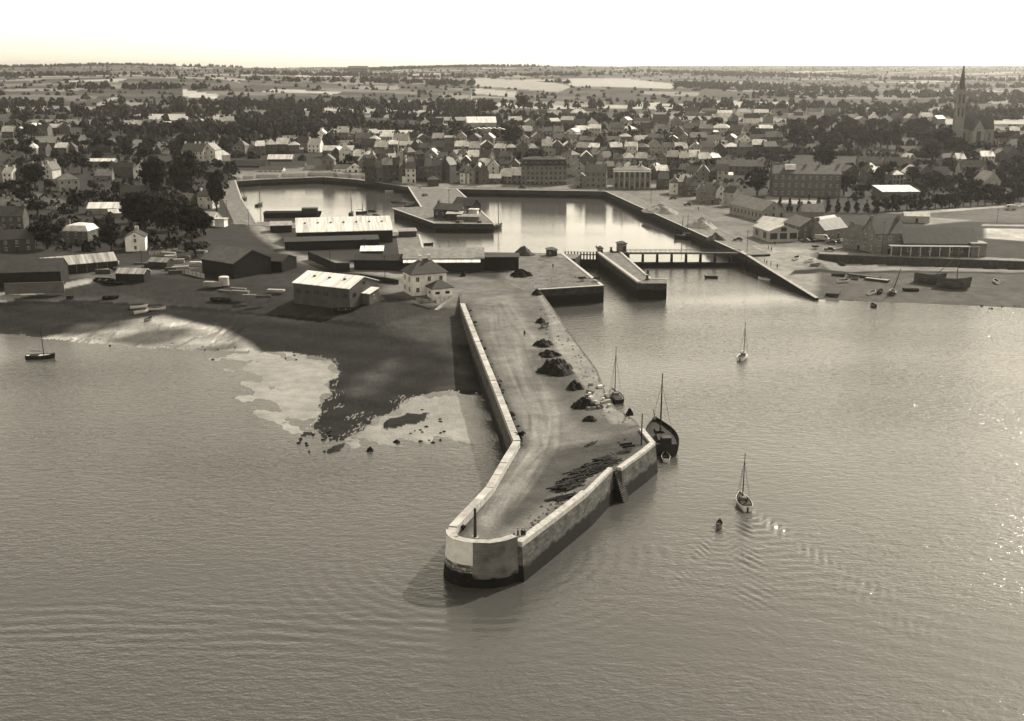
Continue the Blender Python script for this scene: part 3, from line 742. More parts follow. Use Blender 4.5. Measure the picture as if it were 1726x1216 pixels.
MB().prism(rel(strip(swl, -0.5, 5.5), o), 0.5, 5.46, 0, rel(strip(swl, -1.3, 5.5), o)).build('wall_body', mat('sea_wall_stone', 0.085, .95, .4, .8), o)
MB().prism(rel(strip(swl, -0.55, 0.3), o), 5.46, 5.72).build('coping', mat('sea_wall_coping', .3), o)
MB().prism(rel(strip(swl, 0.32, 5.6), o), 5.3, 5.49).build('walk', mat('gravel_walk', .3, .95, .3, .5), o)
o2 = [P(1381, 428.5, 5.5), P(1400, 462, 2.2)]
# ------------------------------------------------------------------ houses and sheds
PANE = mat('window_glass', 0.03, 0.25, 0.1, 1, 0.5)
FRAME = mat('window_frame', 0.6, 0.7, 0.1, 1)
DOORM = mat('door_wood', 0.06, 0.7, 0.2, 1)
def unit_window():
    mb = MB(); mb.box((0, -.02, 0), (1, 0.06, 1), 0, 0)
    for x in (-.46, .46, 0): mb.box((x, -.05, 0), (0.09, .06, 1.04), 0, 1)
    for z in (-.47, .47): mb.box((0, -.055, z), (1.1, .07, 0.07), 0, 1)
    me = mb.build('window', [PANE, FRAME]); d = me.data; bpy.data.objects.remove(me); return d
def unit_dark():
    me = MB().box((0, -.02, 0), (1, 0.07, 1)).build('window', [PANE]); d = me.data; bpy.data.objects.remove(me); return d
def unit_door():
    mb = MB().box((0, -.02, .5), (1, 0.06, 1)); mb.box((0, -.04, 1.02), (1.2, .08, .06), 0, 1)
    me = mb.build('door', [DOORM, FRAME]); d = me.data; bpy.data.objects.remove(me); return d
WIN, WIND, DOOR = unit_window(), unit_dark(), unit_door()
def put(me, name, parent, x, y, z, sx, sz, rz=0.0):
    o = bpy.data.objects.new(name, me); link(o, parent); o.location = (x, y, z); o.scale = (sx, 1, sz); o.rotation_euler = (0, 0, rz); return o

HOUSES = []      # (x, y, radius)
def house(px, py, w=None, wpx=None, d=8.0, h=5.0, rh=3.0, rot=0.0, roof='gable', wall=.35, rt=.1, chim=2, win=None, label='', cat='house',
          name='house', group=None, framed=True, ext=False, end=False, center=False, striped=False, ends=True, door=True, flatz=None, over=0.35, chimw=None):
    """(px, py) is where the middle of its front foot stands; rot turns it; end=True shows its gable end to the front"""
    p = T(px, py) if flatz is None else P(px, py, flatz)
    s = scale_at(p)
    if w is None: w = wpx / s
    ra = R(rot)
    if not center:
        dd = (d if not end else w) / 2
        if end: pass
        p = p + Vector((-math.sin(ra), math.cos(ra), 0)) * dd
    if end: ra = ra - math.pi / 2
    p.z = (float(zt(p.x, p.y)) if flatz is None else flatz) - 0.05
    o = empty(name, p, ra, label, cat, group)
    HOUSES.append((p.x, p.y, 0.5 * math.hypot(w, d)))
    wm = tone_mat('wall', wall); rm = tone_mat('striped' if striped else 'sheet' if rt > .6 and chim == 0 else 'roof', rt)
    X, Y = w / 2, d / 2
    mb = MB(); b0 = -1.5
    if roof == 'gable':
        vs = [(-X, -Y, b0), (X, -Y, b0), (X, Y, b0), (-X, Y, b0), (-X, -Y, h), (X, -Y, h), (X, Y, h), (-X, Y, h), (-X, 0, h + rh), (X, 0, h + rh)]
        mb.add(vs, [(0, 1, 5, 4), (1, 2, 6, 9, 5), (2, 3, 7, 6), (3, 0, 4, 8, 7)])
    else:
        vs = [(-X, -Y, b0), (X, -Y, b0), (X, Y, b0), (-X, Y, b0), (-X, -Y, h), (X, -Y, h), (X, Y, h), (-X, Y, h)]
        if roof == 'mono': vs[6] = (X, Y, h + rh); vs[7] = (-X, Y, h + rh)
        mb.add(vs, [(0, 1, 5, 4), (1, 2, 6, 5), (2, 3, 7, 6), (3, 0, 4, 7)])
    mb.build('wall', wm, o)
    ro = MB(); ov = over; t = 0.2
    if roof == 'gable':
        sl = rh / Y; E = Y + ov; ze = h - ov * sl + 0.02; xo = X + ov * 0.6
        cs = [(-E, ze), (0, h + rh + .02), (E, ze), (E, ze + t), (0, h + rh + t + .02), (-E, ze + t)]
        vs = [(-xo, a, b) for a, b in cs] + [(xo, a, b) for a, b in cs]
        ro.add(vs, [(0, 1, 7, 6), (1, 2, 8, 7), (2, 3, 9, 8), (3, 4, 10, 9), (4, 5, 11, 10), (5, 0, 6, 11), (0, 5, 4, 1), (1, 4, 3, 2), (6, 7, 10, 11), (7, 8, 9, 10)])
    elif roof == 'mono':
        sl = rh / d; a0, a1 = -Y - ov, Y + ov; z0, z1 = h - ov * sl + .02, h + rh + ov * sl + .02; xo = X + ov
        vs = [(x, y, z) for z_ in (0, t) for x, y, z in ((-xo, a0, z0 + z_), (xo, a0, z0 + z_), (xo, a1, z1 + z_), (-xo, a1, z1 + z_))]
        ro.add(vs, [(3, 2, 1, 0), (4, 5, 6, 7), (0, 1, 5, 4), (1, 2, 6, 5), (2, 3, 7, 6), (3, 0, 4, 7)])
    elif roof in ('hip', 'mansard', 'flat'):
        A, B = X + ov, Y + ov
        if roof == 'mansard':
            k = 1.3; A2, B2 = A - k, B - k; z2 = h + rh * 0.72
            lv = [(A, B, h + .02), (A, B, h + t), (A2, B2, z2), (max(A2 - B2, .3) , .15, h + rh)]
        elif roof == 'hip': lv = [(A, B, h + .02), (A, B, h + t), (max(X - Y, 0.25), 0.1, h + rh)]
        else: lv = [(A, B, h + .02), (A, B, h + .45), (A - .3, B - .3, h + .45 + rh * .2)]
        vs = [(sx * a, sy * b, z) for a, b, z in lv for sx, sy in ((-1, -1), (1, -1), (1, 1), (-1, 1))]
        n = len(lv); fs = [(3, 2, 1, 0), tuple(4 * (n - 1) + i for i in range(4))]
        for q in range(n - 1):
            for i in range(4): fs.append((4 * q + i, 4 * q + (i + 1) % 4, 4 * q + 4 + (i + 1) % 4, 4 * q + 4 + i))
        ro.add(vs, fs)
    rf = ro.build('roof', rm, o)
    cm_ = tone_mat('wall', chimw if chimw is not None else max(.15, wall * .8))
    for c in range(chim):
        x = (-X + .5, X - .5, 0.0, X * .4)[c % 4]; cw = 0.55
        top = h + rh + 1.0
        zb = h + rh * (0.55 if roof in ('gable', 'mansard', 'hip') else .3)
        if roof == 'hip': x = (-max(X - Y, .4), max(X - Y, .4), 0, 0)[c % 4]
        m_ = MB().box((x, 0, (zb + top) / 2), (cw * 1.5, cw * 2.6, top - zb)); m_.box((x, 0, top + .06), (cw * 1.75, cw * 2.9, .14))
        for yy in (-.3, .3): m_.tube((x, yy, top + .1), (x, yy, top + .5), .12, .1, 6)
        m_.build('chimney', cm_, rf)
    if win:
        rows, cols = win[0], win[1]; wh = win[2] if len(win) > 2 else 1.35; ww = win[3] if len(win) > 3 else 0.95
        wm_ = WIN if s > 3.0 and framed and door else WIND
        fl = h / rows
        for r_ in range(rows):
            for c in range(cols):
                x = -X + w * (c + .5) / cols; z = fl * r_ + fl * 0.55
                if door and r_ == 0 and c == cols // 2: put(DOOR, 'door', o, x, -Y - .03, 0.05, 1.05, min(2.1, fl - .3)); continue
                put(wm_, 'window', o, x, -Y - .03, z, ww, wh)
        if ends:
            sd_ = 1 if (rot <= 0 or end) else -1
            nc = max(1, int(d / 4))
            for r_ in range(rows):
                for c in range(nc):
                    y = -Y + d * (c + .5) / nc
                    put(wm_, 'window', o, sd_ * (X + .03), y, fl * r_ + fl * .55, ww, wh, math.pi / 2 * sd_)
            if roof == 'gable' and rh > 1.8 and d > 5: put(wm_, 'window', o, sd_ * (X + .03), 0, h + rh * .3, ww * .8, wh * .7, math.pi / 2 * sd_)
    if ext:
        ew, ed, eh = w * random.uniform(.3, .5), d * random.uniform(.5, .8), h * random.uniform(.4, .6); sx = random.choice((-1, 1)); ex = sx * (X + ew / 2 - .05)
        q = MB().add([(ex - ew / 2, -Y + .4, b0), (ex + ew / 2, -Y + .4, b0), (ex + ew / 2, -Y + .4 + ed, b0), (ex - ew / 2, -Y + .4 + ed, b0), (ex - ew / 2, -Y + .4, eh), (ex + ew / 2, -Y + .4, eh), (ex + ew / 2, -Y + .4 + ed, eh + 1), (ex - ew / 2, -Y + .4 + ed, eh + 1)],
            [(0, 1, 5, 4), (1, 2, 6, 5), (2, 3, 7, 6), (3, 0, 4, 7)]).build('extension', wm, o)
        MB().add([(ex + k_ * (ew / 2 + .15), y_, z_) for z0_ in (0, .18) for k_, y_, z_ in ((-1, -Y + .15, eh - .05 + z0_), (1, -Y + .15, eh - .05 + z0_), (1, -Y + .65 + ed, eh + 1.07 + z0_), (-1, -Y + .65 + ed, eh + 1.07 + z0_))],
            [(3, 2, 1, 0), (4, 5, 6, 7), (0, 1, 5, 4), (1, 2, 6, 5), (2, 3, 7, 6), (3, 0, 4, 7)]).build('extension_roof', tone_mat('roof', random.choice([.11, .2, .35, .68])), q)
    return o
def roof_vents(o, n, w, d, h, rh):
    for i in range(n): MB().box((-w / 2 + w * (i + .5) / n, -d * .2, h + rh * .6 + .25), (.8, .8, .6), 0, 0, .8).build('roof_vent', tone_mat('wall', .11), o)
def dormers(o, n, w, d, h, rh, wall=.45):
    for i in range(n):
        x = -w / 2 + w * (i + .5) / n
        m_ = MB().box((x, -d / 2 + 1.0, h + .95), (1.3, 1.6, 1.7)); q = m_.build('dormer', tone_mat('wall', wall), o)
        MB().box((x, -d / 2 + .95, h + 1.9), (1.7, 2.0, .2)).build('dormer_roof', tone_mat('roof', .15), q)
        put(WIND, 'window', q, x, -d / 2 + .19, h + 1.0, .8, 1.1)
Z = 5.4
# --- sheds and yards on the left shore
o = house(542, 509, w=21, d=15, h=5, rh=2.4, rot=-28, wall=.15, rt=.8, chim=0, win=(1, 6, 1.2, 1.6), door=False, label='pale roofed long shed with gable end standing on the left beach bank', cat='shed', name='shed', flatz=Z)
roof_vents(o, 3, 17, 15, 5, 2.4)
house(608, 508, w=6.5, d=4.5, h=2.6, rh=.9, rot=-28, roof='mono', wall=.2, rt=.8, chim=0, win=(1, 1), label='small white roofed lean-to in front of the beach shed gable', cat='shed', name='lean_to_shed', flatz=Z)
o = house(724, 497, w=11.5, d=8.5, h=6.6, rh=4.2, rot=24, roof='hip', wall=.8, rt=.08, chim=2, win=(2, 3, 1.5, 1.1), label='white two storey villa with steep dark hipped roof at the mole root', name='villa', flatz=Z, over=.6, chimw=.7)
for yy in (-2, 2): put(WIN, 'window', o, -5.78, yy, 4.9, 1.0, 1.4, -math.pi / 2)
house(746, 502, w=6.5, d=5, h=2.9, rh=2.2, rot=24, roof='hip', wall=.8, rt=.06, chim=0, win=(1, 2, .8, 1.4), door=False, label='little white annex with dark hipped roof at the corner of the villa', cat='annex', name='annex', flatz=Z, over=.5)
o = house(582, 411, w=38, d=25, h=5, rh=4.0, rot=11, wall=.035, rt=.68, chim=0, label='largest white roofed warehouse with black walls beside the left basin', cat='warehouse', name='warehouse', flatz=Z)
roof_vents(o, 7, 36, 25, 5, 4.0)
house(560, 420, w=36, d=6, h=3.2, rh=.8, rot=11, roof='mono', wall=.03, rt=.035, chim=0, label='long black lean-to along the front of the largest white roofed warehouse', cat='shed', name='lean_to_shed', flatz=Z)
house(748, 457, w=28, d=16, h=4.4, rh=2.4, rot=2, wall=.05, rt=.35, chim=0, label='grey roofed quay shed with a white eaves strip behind the white villa', cat='shed', name='shed', flatz=Z)
house(745, 459, w=26, d=3.2, h=3.4, rh=.8, rot=2, roof='mono', wall=.05, rt=.8, chim=0, label='white roofed narrow lean-to along the grey quay shed', cat='shed', name='lean_to_shed', flatz=Z)
house(838, 456, w=15, d=5, h=4.6, rh=.5, rot=1, roof='mono', wall=.02, rt=.035, chim=0, label='low black shed between the grey quay shed and the gravel heap', cat='shed', name='shed', flatz=Z)
house(640, 456, w=18, d=7, h=3.6, rh=1.5, rot=-4, wall=.03, rt=.05, chim=0, label='black low shed with dark roof left of the grey quay shed', cat='shed', name='shed', flatz=Z)
house(627, 440, w=8, d=6, h=3.6, rh=.8, rot=4, roof='mono', wall=.05, rt=.8, chim=0, label='small shed with bright flat roof between the two big quay sheds', cat='shed', name='shed', flatz=Z)
house(474, 392, w=9, d=7, h=3, rh=1.2, rot=10, wall=.05, rt=.5, chim=0, label='small pale roofed hut at the left end of the largest warehouse', cat='hut', name='hut', flatz=Z)
house(688, 400, w=7, d=6, h=2.4, rh=.4, rot=10, roof='mono', wall=.1, rt=.35, chim=0, label='low flat hut on the quay corner right of the largest warehouse', cat='hut', name='hut', flatz=Z)
house(368, 466, w=17, d=16, h=5.2, rh=3.6, rot=-38, wall=.03, rt=.15, chim=0, label='big barn with broad grey roof and black gable in the left timber yard', cat='barn', name='barn', flatz=Z)
house(452, 458, w=11, d=10, h=3.8, rh=1.5, rot=-20, wall=.02, rt=.035, chim=0, label='black low workshop on the right side of the grey roofed barn', cat='workshop', name='workshop', flatz=Z)
o = house(138, 460, w=24, d=10, h=3.2, rh=2.2, rot=32, wall=.08, rt=.5, chim=0, striped=True, label='long open fronted shed with streaky pale roof on the left shore', cat='shed', name='open_shed', flatz=Z)
for i in range(8): MB().box((-12 + 24 * i / 7, -5.6, 1.4), (.3, .3, 3.4)).build('post', WOODL, o)
house(52, 481, w=19, d=12, h=4.4, rh=3.2, rot=10, wall=.05, rt=.08, chim=0, label='dark boarded boat shed at the far left beside the shore road', cat='shed', name='boat_shed', flatz=Z)
house(58, 487, w=18, d=.4, h=1.6, rh=.1, rot=10, roof='flat', wall=.2, rt=.2, chim=0, label='low grey yard wall in front of the far left boat shed', cat='wall', name='yard_wall', flatz=Z, over=.05)
house(229, 424, w=9, d=7.3, h=5.4, rh=2.0, rot=12, end=True, wall=.8, rt=.05, chim=1, win=(2, 2, 1.5, .9), label='small white house with its bright gable facing the timber yard', flatz=Z)
house(129, 411, w=10, d=9, h=5, rh=3, rot=-6, roof='mansard', wall=.2, rt=.68, chim=1, win=(2, 3), label='grey house with pale flattened roof among the dark trees at left', flatz=Z)
house(219, 472, w=10, d=5, h=2.2, rh=1.2, rot=-8, wall=.05, rt=.45, chim=0, striped=True, label='low black hut with streaky striped roof beside the shore road end', cat='hut', name='hut', flatz=Z)
house(266, 453, w=7, d=5, h=2.4, rh=1.0, rot=-12, wall=.08, rt=.35, chim=0, striped=True, label='small hut with patched grey roof among the timber stacks', cat='hut', name='hut', flatz=Z)
house(174, 362, w=15, d=10, h=3, rh=2.2, rot=4, wall=.35, rt=.8, chim=0, label='bright white roofed shed left of the tall dark tree clump', cat='shed', name='shed', flatz=Z)
house(196, 368, w=6, d=5, h=2.4, rh=1.5, rot=30, wall=.35, rt=.7, chim=0, label='tiny pale roofed hut right of the bright white roofed shed', cat='hut', name='hut', flatz=Z)
house(230, 350, w=14, d=9, h=6, rh=4.5, rot=20, wall=.15, rt=.05, chim=2, win=(2, 4), label='house with dark pyramid roof behind the bright white roofed shed', flatz=Z)
house(118, 323, w=11, d=10, h=6.5, rh=3.6, rot=30, roof='hip', wall=.45, rt=.2, chim=1, win=(2, 3), label='square house with grey hipped roof beside the meadow at left', flatz=Z)
house(175, 308, w=10, d=9, h=4.2, rh=3.2, rot=10, wall=.27, rt=.27, chim=2, win=(1, 3), label='small grey roofed house right of the square hipped house', flatz=Z)
house(205, 303, w=15, d=8, h=7.5, rh=2.6, rot=-4, wall=.15, rt=.04, chim=1, label='tall dark blank walled house beside the white gabled house', flatz=Z)
house(237, 305, w=11, d=8, h=7.4, rh=3.2, rot=8, end=True, wall=.68, rt=.08, chim=1, win=(2, 2), label='tall house with white gable left of the tall dark trees', flatz=Z)
house(170, 280, w=18, d=7, h=3, rh=1.5, rot=2, wall=.3, rt=.8, chim=0, label='long low building with white roof behind the grey roofed house', cat='shed', name='shed')
house(168, 257, w=18, d=9, h=3.5, rh=2.4, rot=2, wall=.15, rt=.05, chim=0, label='long dark roofed barn on the left slope above the white roof', cat='barn', name='barn')
house(325, 277, w=16, d=11, h=8.5, rh=5, rot=-14, wall=.55, rt=.2, chim=4, win=(3, 5), label='large pale mansion with many chimneys behind the tall dark trees', cat='mansion', name='mansion', chimw=.6)
house(352, 276, w=11, d=10, h=9, rh=4.4, rot=-8, end=True, wall=.68, rt=.35, chim=2, win=(3, 2), label='pale gabled wing on the right of the large mansion', cat='mansion', name='mansion_wing')
house(378, 272, w=9, d=7, h=4, rh=3.4, rot=35, roof='hip', wall=.6, rt=.7, chim=0, label='low pale pavilion with tent shaped roof right of the mansion', cat='pavilion', name='pavilion')
house(346, 352, w=8, d=7, h=6, rh=2.6, rot=-14, wall=.7, rt=.15, chim=1, win=(2, 2), label='white house half hidden by the tall dark trees near the basin', flatz=Z)
house(347, 381, w=7.5, d=7, h=3.4, rh=2.4, rot=-20, wall=.7, rt=.7, chim=0, win=(1, 2), label='small white cottage beside the road at the tree clump', cat='cottage', name='cottage', flatz=Z)
house(370, 383, w=4.5, d=4, h=3.2, rh=.4, rot=-10, roof='flat', wall=.75, rt=.6, chim=0, label='white box shaped kiosk beside the road near the left basin', cat='kiosk', name='kiosk', flatz=Z)
house(306, 352, w=10, d=7, h=4.5, rh=2.8, rot=-25, wall=.2, rt=.27, chim=1, label='grey roofed cottage between the trunks of the tall trees', cat='cottage', name='cottage', flatz=Z)
house(14, 388, w=13, d=9, h=6, rh=3.6, rot=8, wall=.15, rt=.08, chim=2, win=(2, 4), label='dark stone house at the left picture edge above the boat shed', flatz=Z)
house(30, 425, w=12, d=9, h=5, rh=3, rot=20, wall=.11, rt=.05, chim=1, win=(2, 3), label='dark house directly behind the far left boat shed', flatz=Z)
# --- far side of the left basin
house(456, 296, w=16, d=8, h=3.6, rh=1.6, rot=-4, wall=.7, rt=.11, chim=0, win=(1, 5, 1.6, 1.6), door=False, label='low white quay building with dark openings on the left basin', cat='workshop', name='workshop', flatz=Z)
house(472, 282, w=17, d=12, h=5.5, rh=2.6, rot=2, wall=.15, rt=.68, chim=0, label='shed with cream roof behind the low white quay building', cat='shed', name='shed', flatz=Z)
house(420, 290, w=22, d=12, h=4, rh=3.2, rot=-6, wall=.06, rt=.05, chim=0, label='wide black roofed shed at the left corner of the basin', cat='shed', name='shed', flatz=Z)
house(530, 294, w=14, d=8, h=3.2, rh=2.2, rot=-2, wall=.55, rt=.2, chim=1, win=(1, 5), label='low pale cottage row on the quay behind the light fishing vessel', cat='cottage', name='cottage', flatz=Z)
house(553, 293, w=7, d=8, h=9, rh=3.4, rot=-2, end=True, wall=.27, rt=.11, chim=1, win=(3, 2), label='narrow tall gabled house among low white quay buildings', flatz=Z)
house(575, 295, w=10, d=8, h=4, rh=2.2, rot=-4, wall=.8, rt=.15, chim=1, win=(1, 4, 1.6, 1.3), label='white shop with dark openings right of the narrow tall house', cat='shop', name='shop', flatz=Z)
house(595, 296, w=8, d=8, h=4.6, rh=2.4, rot=-6, end=True, wall=.8, rt=.2, chim=0, win=(1, 2, 1.8, 1.5), label='white gabled shop at the right end of the left quay row', cat='shop', name='shop', flatz=Z)
house(570, 266, w=22, d=12, h=5, rh=3, rot=3, wall=.15, rt=.6, chim=0, label='broad shed with pale roof above the white quay shops', cat='shed', name='shed')
# --- far side of the right basin
o = house(917, 313, w=27, d=13, h=11.6, rh=5, rot=-1, roof='mansard', wall=.3, rt=.04, chim=4, win=(4, 10, 1.5, 1.0), ends=False, label='large four storey hotel with dark mansard roof facing the basin', cat='hotel', name='hotel', flatz=Z)
dormers(o, 7, 25, 13, 11.8, 5)
for x in (-8, 5.5, 11): MB().box((x, -7.5, 2.9), (4.4, 2.2, .15)).build('awning', tone_mat('wall', .6), o)
house(852, 311, w=8, d=9, h=5, rh=4, rot=-20, wall=.3, rt=.7, chim=1, win=(2, 3), label='house with bright roof second left of the hotel', flatz=Z)
house(868, 311, w=8, d=9, h=5.6, rh=4, rot=-12, wall=.3, rt=.75, chim=1, win=(2, 3), label='house with bright roof immediately left of the hotel', flatz=Z)
house(832, 312, w=9, d=8, h=4, rh=2, rot=0, wall=.2, rt=.5, chim=0, win=(1, 4), label='low shop with pale awning roof further left of the hotel', cat='shop', name='shop', flatz=Z)
house(1004, 317, w=12, d=9, h=9, rh=4, rot=-8, wall=.3, rt=.2, chim=2, win=(3, 4), label='grey three storey house with white end gable right of the hotel', flatz=Z)
house(979, 315, w=5.5, d=7, h=5, rh=3, rot=-6, end=True, wall=.35, rt=.3, chim=1, win=(2, 2), label='little gabled house squeezed right of the hotel gap', flatz=Z)
o = house(1065, 319, w=21, d=11, h=10.5, rh=2.4, rot=-3, roof='hip', wall=.27, rt=.27, chim=2, win=(2, 7, 2.8, 1.3), ends=False, label='bank like grey building with tall windows and white cornice on the basin quay', cat='public building', name='public_building', flatz=Z)
MB().box((0, -5.6, 10.1), (21.4, .8, .7)).build('cornice', tone_mat('wall', .8), o)
for i in range(8): MB().box((-10.3 + 20.6 * i / 7, -5.6, 4.8), (.6, .3, 9.8)).build('pilaster', tone_mat('wall', .4), o)
# --- along the right quay street
o = house(1256, 367, w=30, d=12, h=4.8, rh=4, rot=-72, wall=.35, rt=.27, chim=0, win=(1, 9, 1.8, .9), door=False, label='long gabled warehouse with a row of windows along the quay street', cat='warehouse', name='warehouse', flatz=Z)
o = house(1358, 333, w=36, d=13, h=12.5, rh=4, rot=-6, wall=.2, rt=.11, chim=4, win=(3, 10, 1.7, 1.1), ends=True, label='very long tall stone building above the row of small trees', cat='school', name='stone_building', flatz=Z, chimw=.3)
MB().box((-8.6, -2.5, 14.2), (5.6, 2.2, 6.2)).build('whitewashed_chimney', tone_mat('wall', .8), o)
house(1246, 294, w=30, d=10, h=5, rh=3.5, rot=-6, wall=.2, rt=.15, chim=2, win=(2, 8), label='long low grey terrace left of the tall stone building')
house(1320, 408, w=17, d=12.5, h=4.4, rh=2.2, rot=10, end=True, wall=.5, rt=.55, chim=0, win=(1, 2, 2.4, 3.0), label='garage with pale roof and broad gable front on the quay street', cat='garage', name='garage', flatz=Z, door=False)
house(1300, 392, w=16, d=9, h=3.6, rh=2.2, rot=-50, wall=.5, rt=.68, chim=0, label='low white walled outbuilding behind the broad gabled garage', cat='outbuilding', name='outbuilding', flatz=Z)
house(1366, 402, w=14, d=10, h=5, rh=3, rot=14, end=True, wall=.2, rt=.2, chim=0, win=(2, 2), label='dark gabled workshop right of the broad gabled garage', cat='workshop', name='workshop', flatz=Z)
house(1369, 374, w=10, d=8, h=4.5, rh=3, rot=-3, wall=.27, rt=.2, chim=1, win=(1, 3), label='small grey cottage behind the dark gabled workshop', cat='cottage', name='cottage', flatz=Z)
house(1408, 402, w=15, d=8.5, h=4, rh=3.6, rot=38, wall=.27, rt=.2, chim=1, win=(1, 4), label='cottage with steep grey roof behind the parked cars', cat='cottage', name='cottage', flatz=Z)
house(1400, 388, w=14, d=7, h=3.2, rh=2.4, rot=40, wall=.35, rt=.35, chim=0, label='low shed with paler roof behind the steep grey roofed cottage', cat='shed', name='shed', flatz=Z)
o = house(1498, 428, w=12, d=10.5, h=7.8, rh=5, rot=9, wall=.3, rt=.08, chim=2, win=(2, 3, 1.6, 1.05), label='tall stone harbour house with dark steep roof above the sea wall', name='stone_house', flatz=Z)
for yy in (-2.6, 2.6):
    for zz in (2, 5.9): put(WIN, 'window', o, -6.03, yy, zz, .95, 1.5, -math.pi / 2)
house(1441, 421, w=12, d=8, h=4.6, rh=4.4, rot=-55, wall=.3, rt=.2, chim=1, win=(1, 4, 1.6), label='lower left wing of the tall stone harbour house', name='house_wing', flatz=Z)
o = house(1584, 431, w=27, d=13, h=4.6, rh=5, rot=-3, wall=.2, rt=.08, chim=0, win=(1, 7, 2.2, 1.2), label='long building with big dark roof and posted gallery right of the stone house', cat='hall', name='gallery_hall', flatz=Z, ends=False)
MB().box((-3, -8.3, 3.9), (33, 4, .22)).build('gallery_roof', tone_mat('roof', .35), o)
for i in range(10): MB().box((-19 + 32 * i / 9, -10.0, 1.9), (.28, .28, 3.9)).build('post', tone_mat('wall', .55), o)
house(1649, 433, w=5.5, d=6, h=4.6, rh=.6, rot=-3, roof='flat', wall=.27, rt=.27, chim=0, label='square flat roofed block at the right end of the gallery building', cat='annex', name='annex', flatz=Z)
house(1545, 376, w=11, d=7, h=3, rh=1.4, rot=-10, wall=.5, rt=.5, chim=0, win=(1, 1), label='low white shed behind the roof of the gallery building', cat='shed', name='shed', flatz=Z)
house(1518, 335, w=20, d=15, h=3.6, rh=1.8, rot=3, roof='mono', wall=.2, rt=.8, chim=0, label='wide white flat roofed shed among the trees at right', cat='shed', name='shed', flatz=Z)
o = house(1640, 304, w=16, d=9, h=6.5, rh=5, rot=-2, wall=.4, rt=.15, chim=2, win=(2, 5), label='house with five dormers in a steep grey roof at right')
dormers(o, 5, 15, 9, 6.5, 5)
house(1671, 333, w=12, d=9, h=8.5, rh=5, rot=8, end=True, wall=.45, rt=.5, chim=2, win=(3, 2), label='tall narrow house with stepped pale gable at the right edge', flatz=Z)
house(1512, 293, w=15, d=9, h=5.5, rh=4.5, rot=-6, wall=.27, rt=.2, chim=2, win=(2, 5), label='grey house right of the large round tree')
house(1536, 290, w=9, d=8, h=6.5, rh=5, rot=16, end=True, wall=.3, rt=.75, chim=1, win=(2, 2), label='house with bright white roof slope right of the round tree')
house(1466, 292, w=15, d=9, h=6, rh=4, rot=-5, wall=.27, rt=.15, chim=3, win=(2, 5), label='long grey house with three chimneys beside the large round tree')
house(1470, 304, w=16, d=9, h=2.8, rh=1.3, rot=-14, wall=.35, rt=.75, chim=0, label='bright low roof in front of the three chimney house', cat='shed', name='shed')
# --- church
cp_ = T(1611, 252); cs_ = scale_at(cp_); H_ = (252 - 113) / cs_ * 1.015
ch = empty('church', cp_, R(-6), 'tall gothic church with needle spire rising above the wood at right', 'church')
CST = tone_mat('wall', .35); tw = 5.9
th = H_ * .70
mb = MB().box((0, 0, th / 2 - 2), (tw, tw, th + 4))
for sx in (-1, 1):
    for sy in (-1, 1): mb.box((sx * tw / 2, sy * tw / 2, th * .47), (1.1, 1.1, th * .96), 0, 0, .8)
mb.build('tower', CST, ch)
mb = MB(); n = 8; vs = [(2.9 * math.cos(math.pi / 8 + i * math.pi / 4), 2.9 * math.sin(math.pi / 8 + i * math.pi / 4), th) for i in range(8)] + [(0, 0, H_)]
mb.add(vs, [(i, (i + 1) % 8, 8) for i in range(8)]); sp = mb.build('spire', tone_mat('roof', .15), ch)
mb = MB().tube((0, 0, H_ - .5), (0, 0, H_ + 1.8), .12, .08); mb.box((0, 0, H_ + 1.1), (1.0, .12, .12)); mb.build('cross', IRON, sp)
for sx in (-1, 1):
    for sy in (-1, 1):
        m_ = MB().tube((sx * 2.6, sy * 2.6, th - 1), (sx * 2.6, sy * 2.6, th + 2), .5, .46, 8); m_.tube((sx * 2.6, sy * 2.6, th + 2), (sx * 2.6, sy * 2.6, th + 5.5), .5, .04, 8); m_.build('pinnacle', CST, ch)
for zz in (th * .62, th * .84):
    for x in (-1.4, 1.4): put(WIND, 'belfry_opening', ch, x, -tw / 2 - .06, zz, 1.2, th * .14)
L0 = 24
def gb(cx, cy, w, d, h, rh, nm, ra=0):
    ca, sa = math.cos(ra), math.sin(ra)
    def tr(v): return (cx + v[0] * ca - v[1] * sa, cy + v[0] * sa + v[1] * ca, v[2])
    X, Y = w / 2, d / 2
    vs = [(-X, -Y, -2), (X, -Y, -2), (X, Y, -2), (-X, Y, -2), (-X, -Y, h), (X, -Y, h), (X, Y, h), (-X, Y, h), (-X, 0, h + rh), (X, 0, h + rh)]
    MB().add([tr(v) for v in vs], [(0, 1, 5, 4), (1, 2, 6, 9, 5), (2, 3, 7, 6), (3, 0, 4, 8, 7)]).build(nm, CST, ch)
    E = Y + .3; xo = X + .2; cs2 = [(-E, h - .25), (0, h + rh + .05), (E, h - .25), (E, h + .1), (0, h + rh + .4), (-E, h + .1)]
    vs = [(-xo, a, b) for a, b in cs2] + [(xo, a, b) for a, b in cs2]
    MB().add([tr(v) for v in vs], [(0, 1, 7, 6), (1, 2, 8, 7), (2, 3, 9, 8), (3, 4, 10, 9), (4, 5, 11, 10), (5, 0, 6, 11), (0, 5, 4, 1), (1, 4, 3, 2), (6, 7, 10, 11), (7, 8, 9, 10)]).build('roof', tone_mat('roof', .11), ch)
gb(15, 4, 24, 10, 16, 9, 'nave'); gb(13, -3, 16, 9, 15, 8, 'transept', math.pi / 2 + math.pi)
put(WIND, 'window', ch, 13, -11.06, 10, 3.2, 9)
for x in (5, 20, 24): put(WIND, 'window', ch, x, -1.06, 10, 1.3, 6)
HOUSES.append((cp_.x, cp_.y, 9)); HOUSES.append((cp_.x + 14, cp_.y, 15))
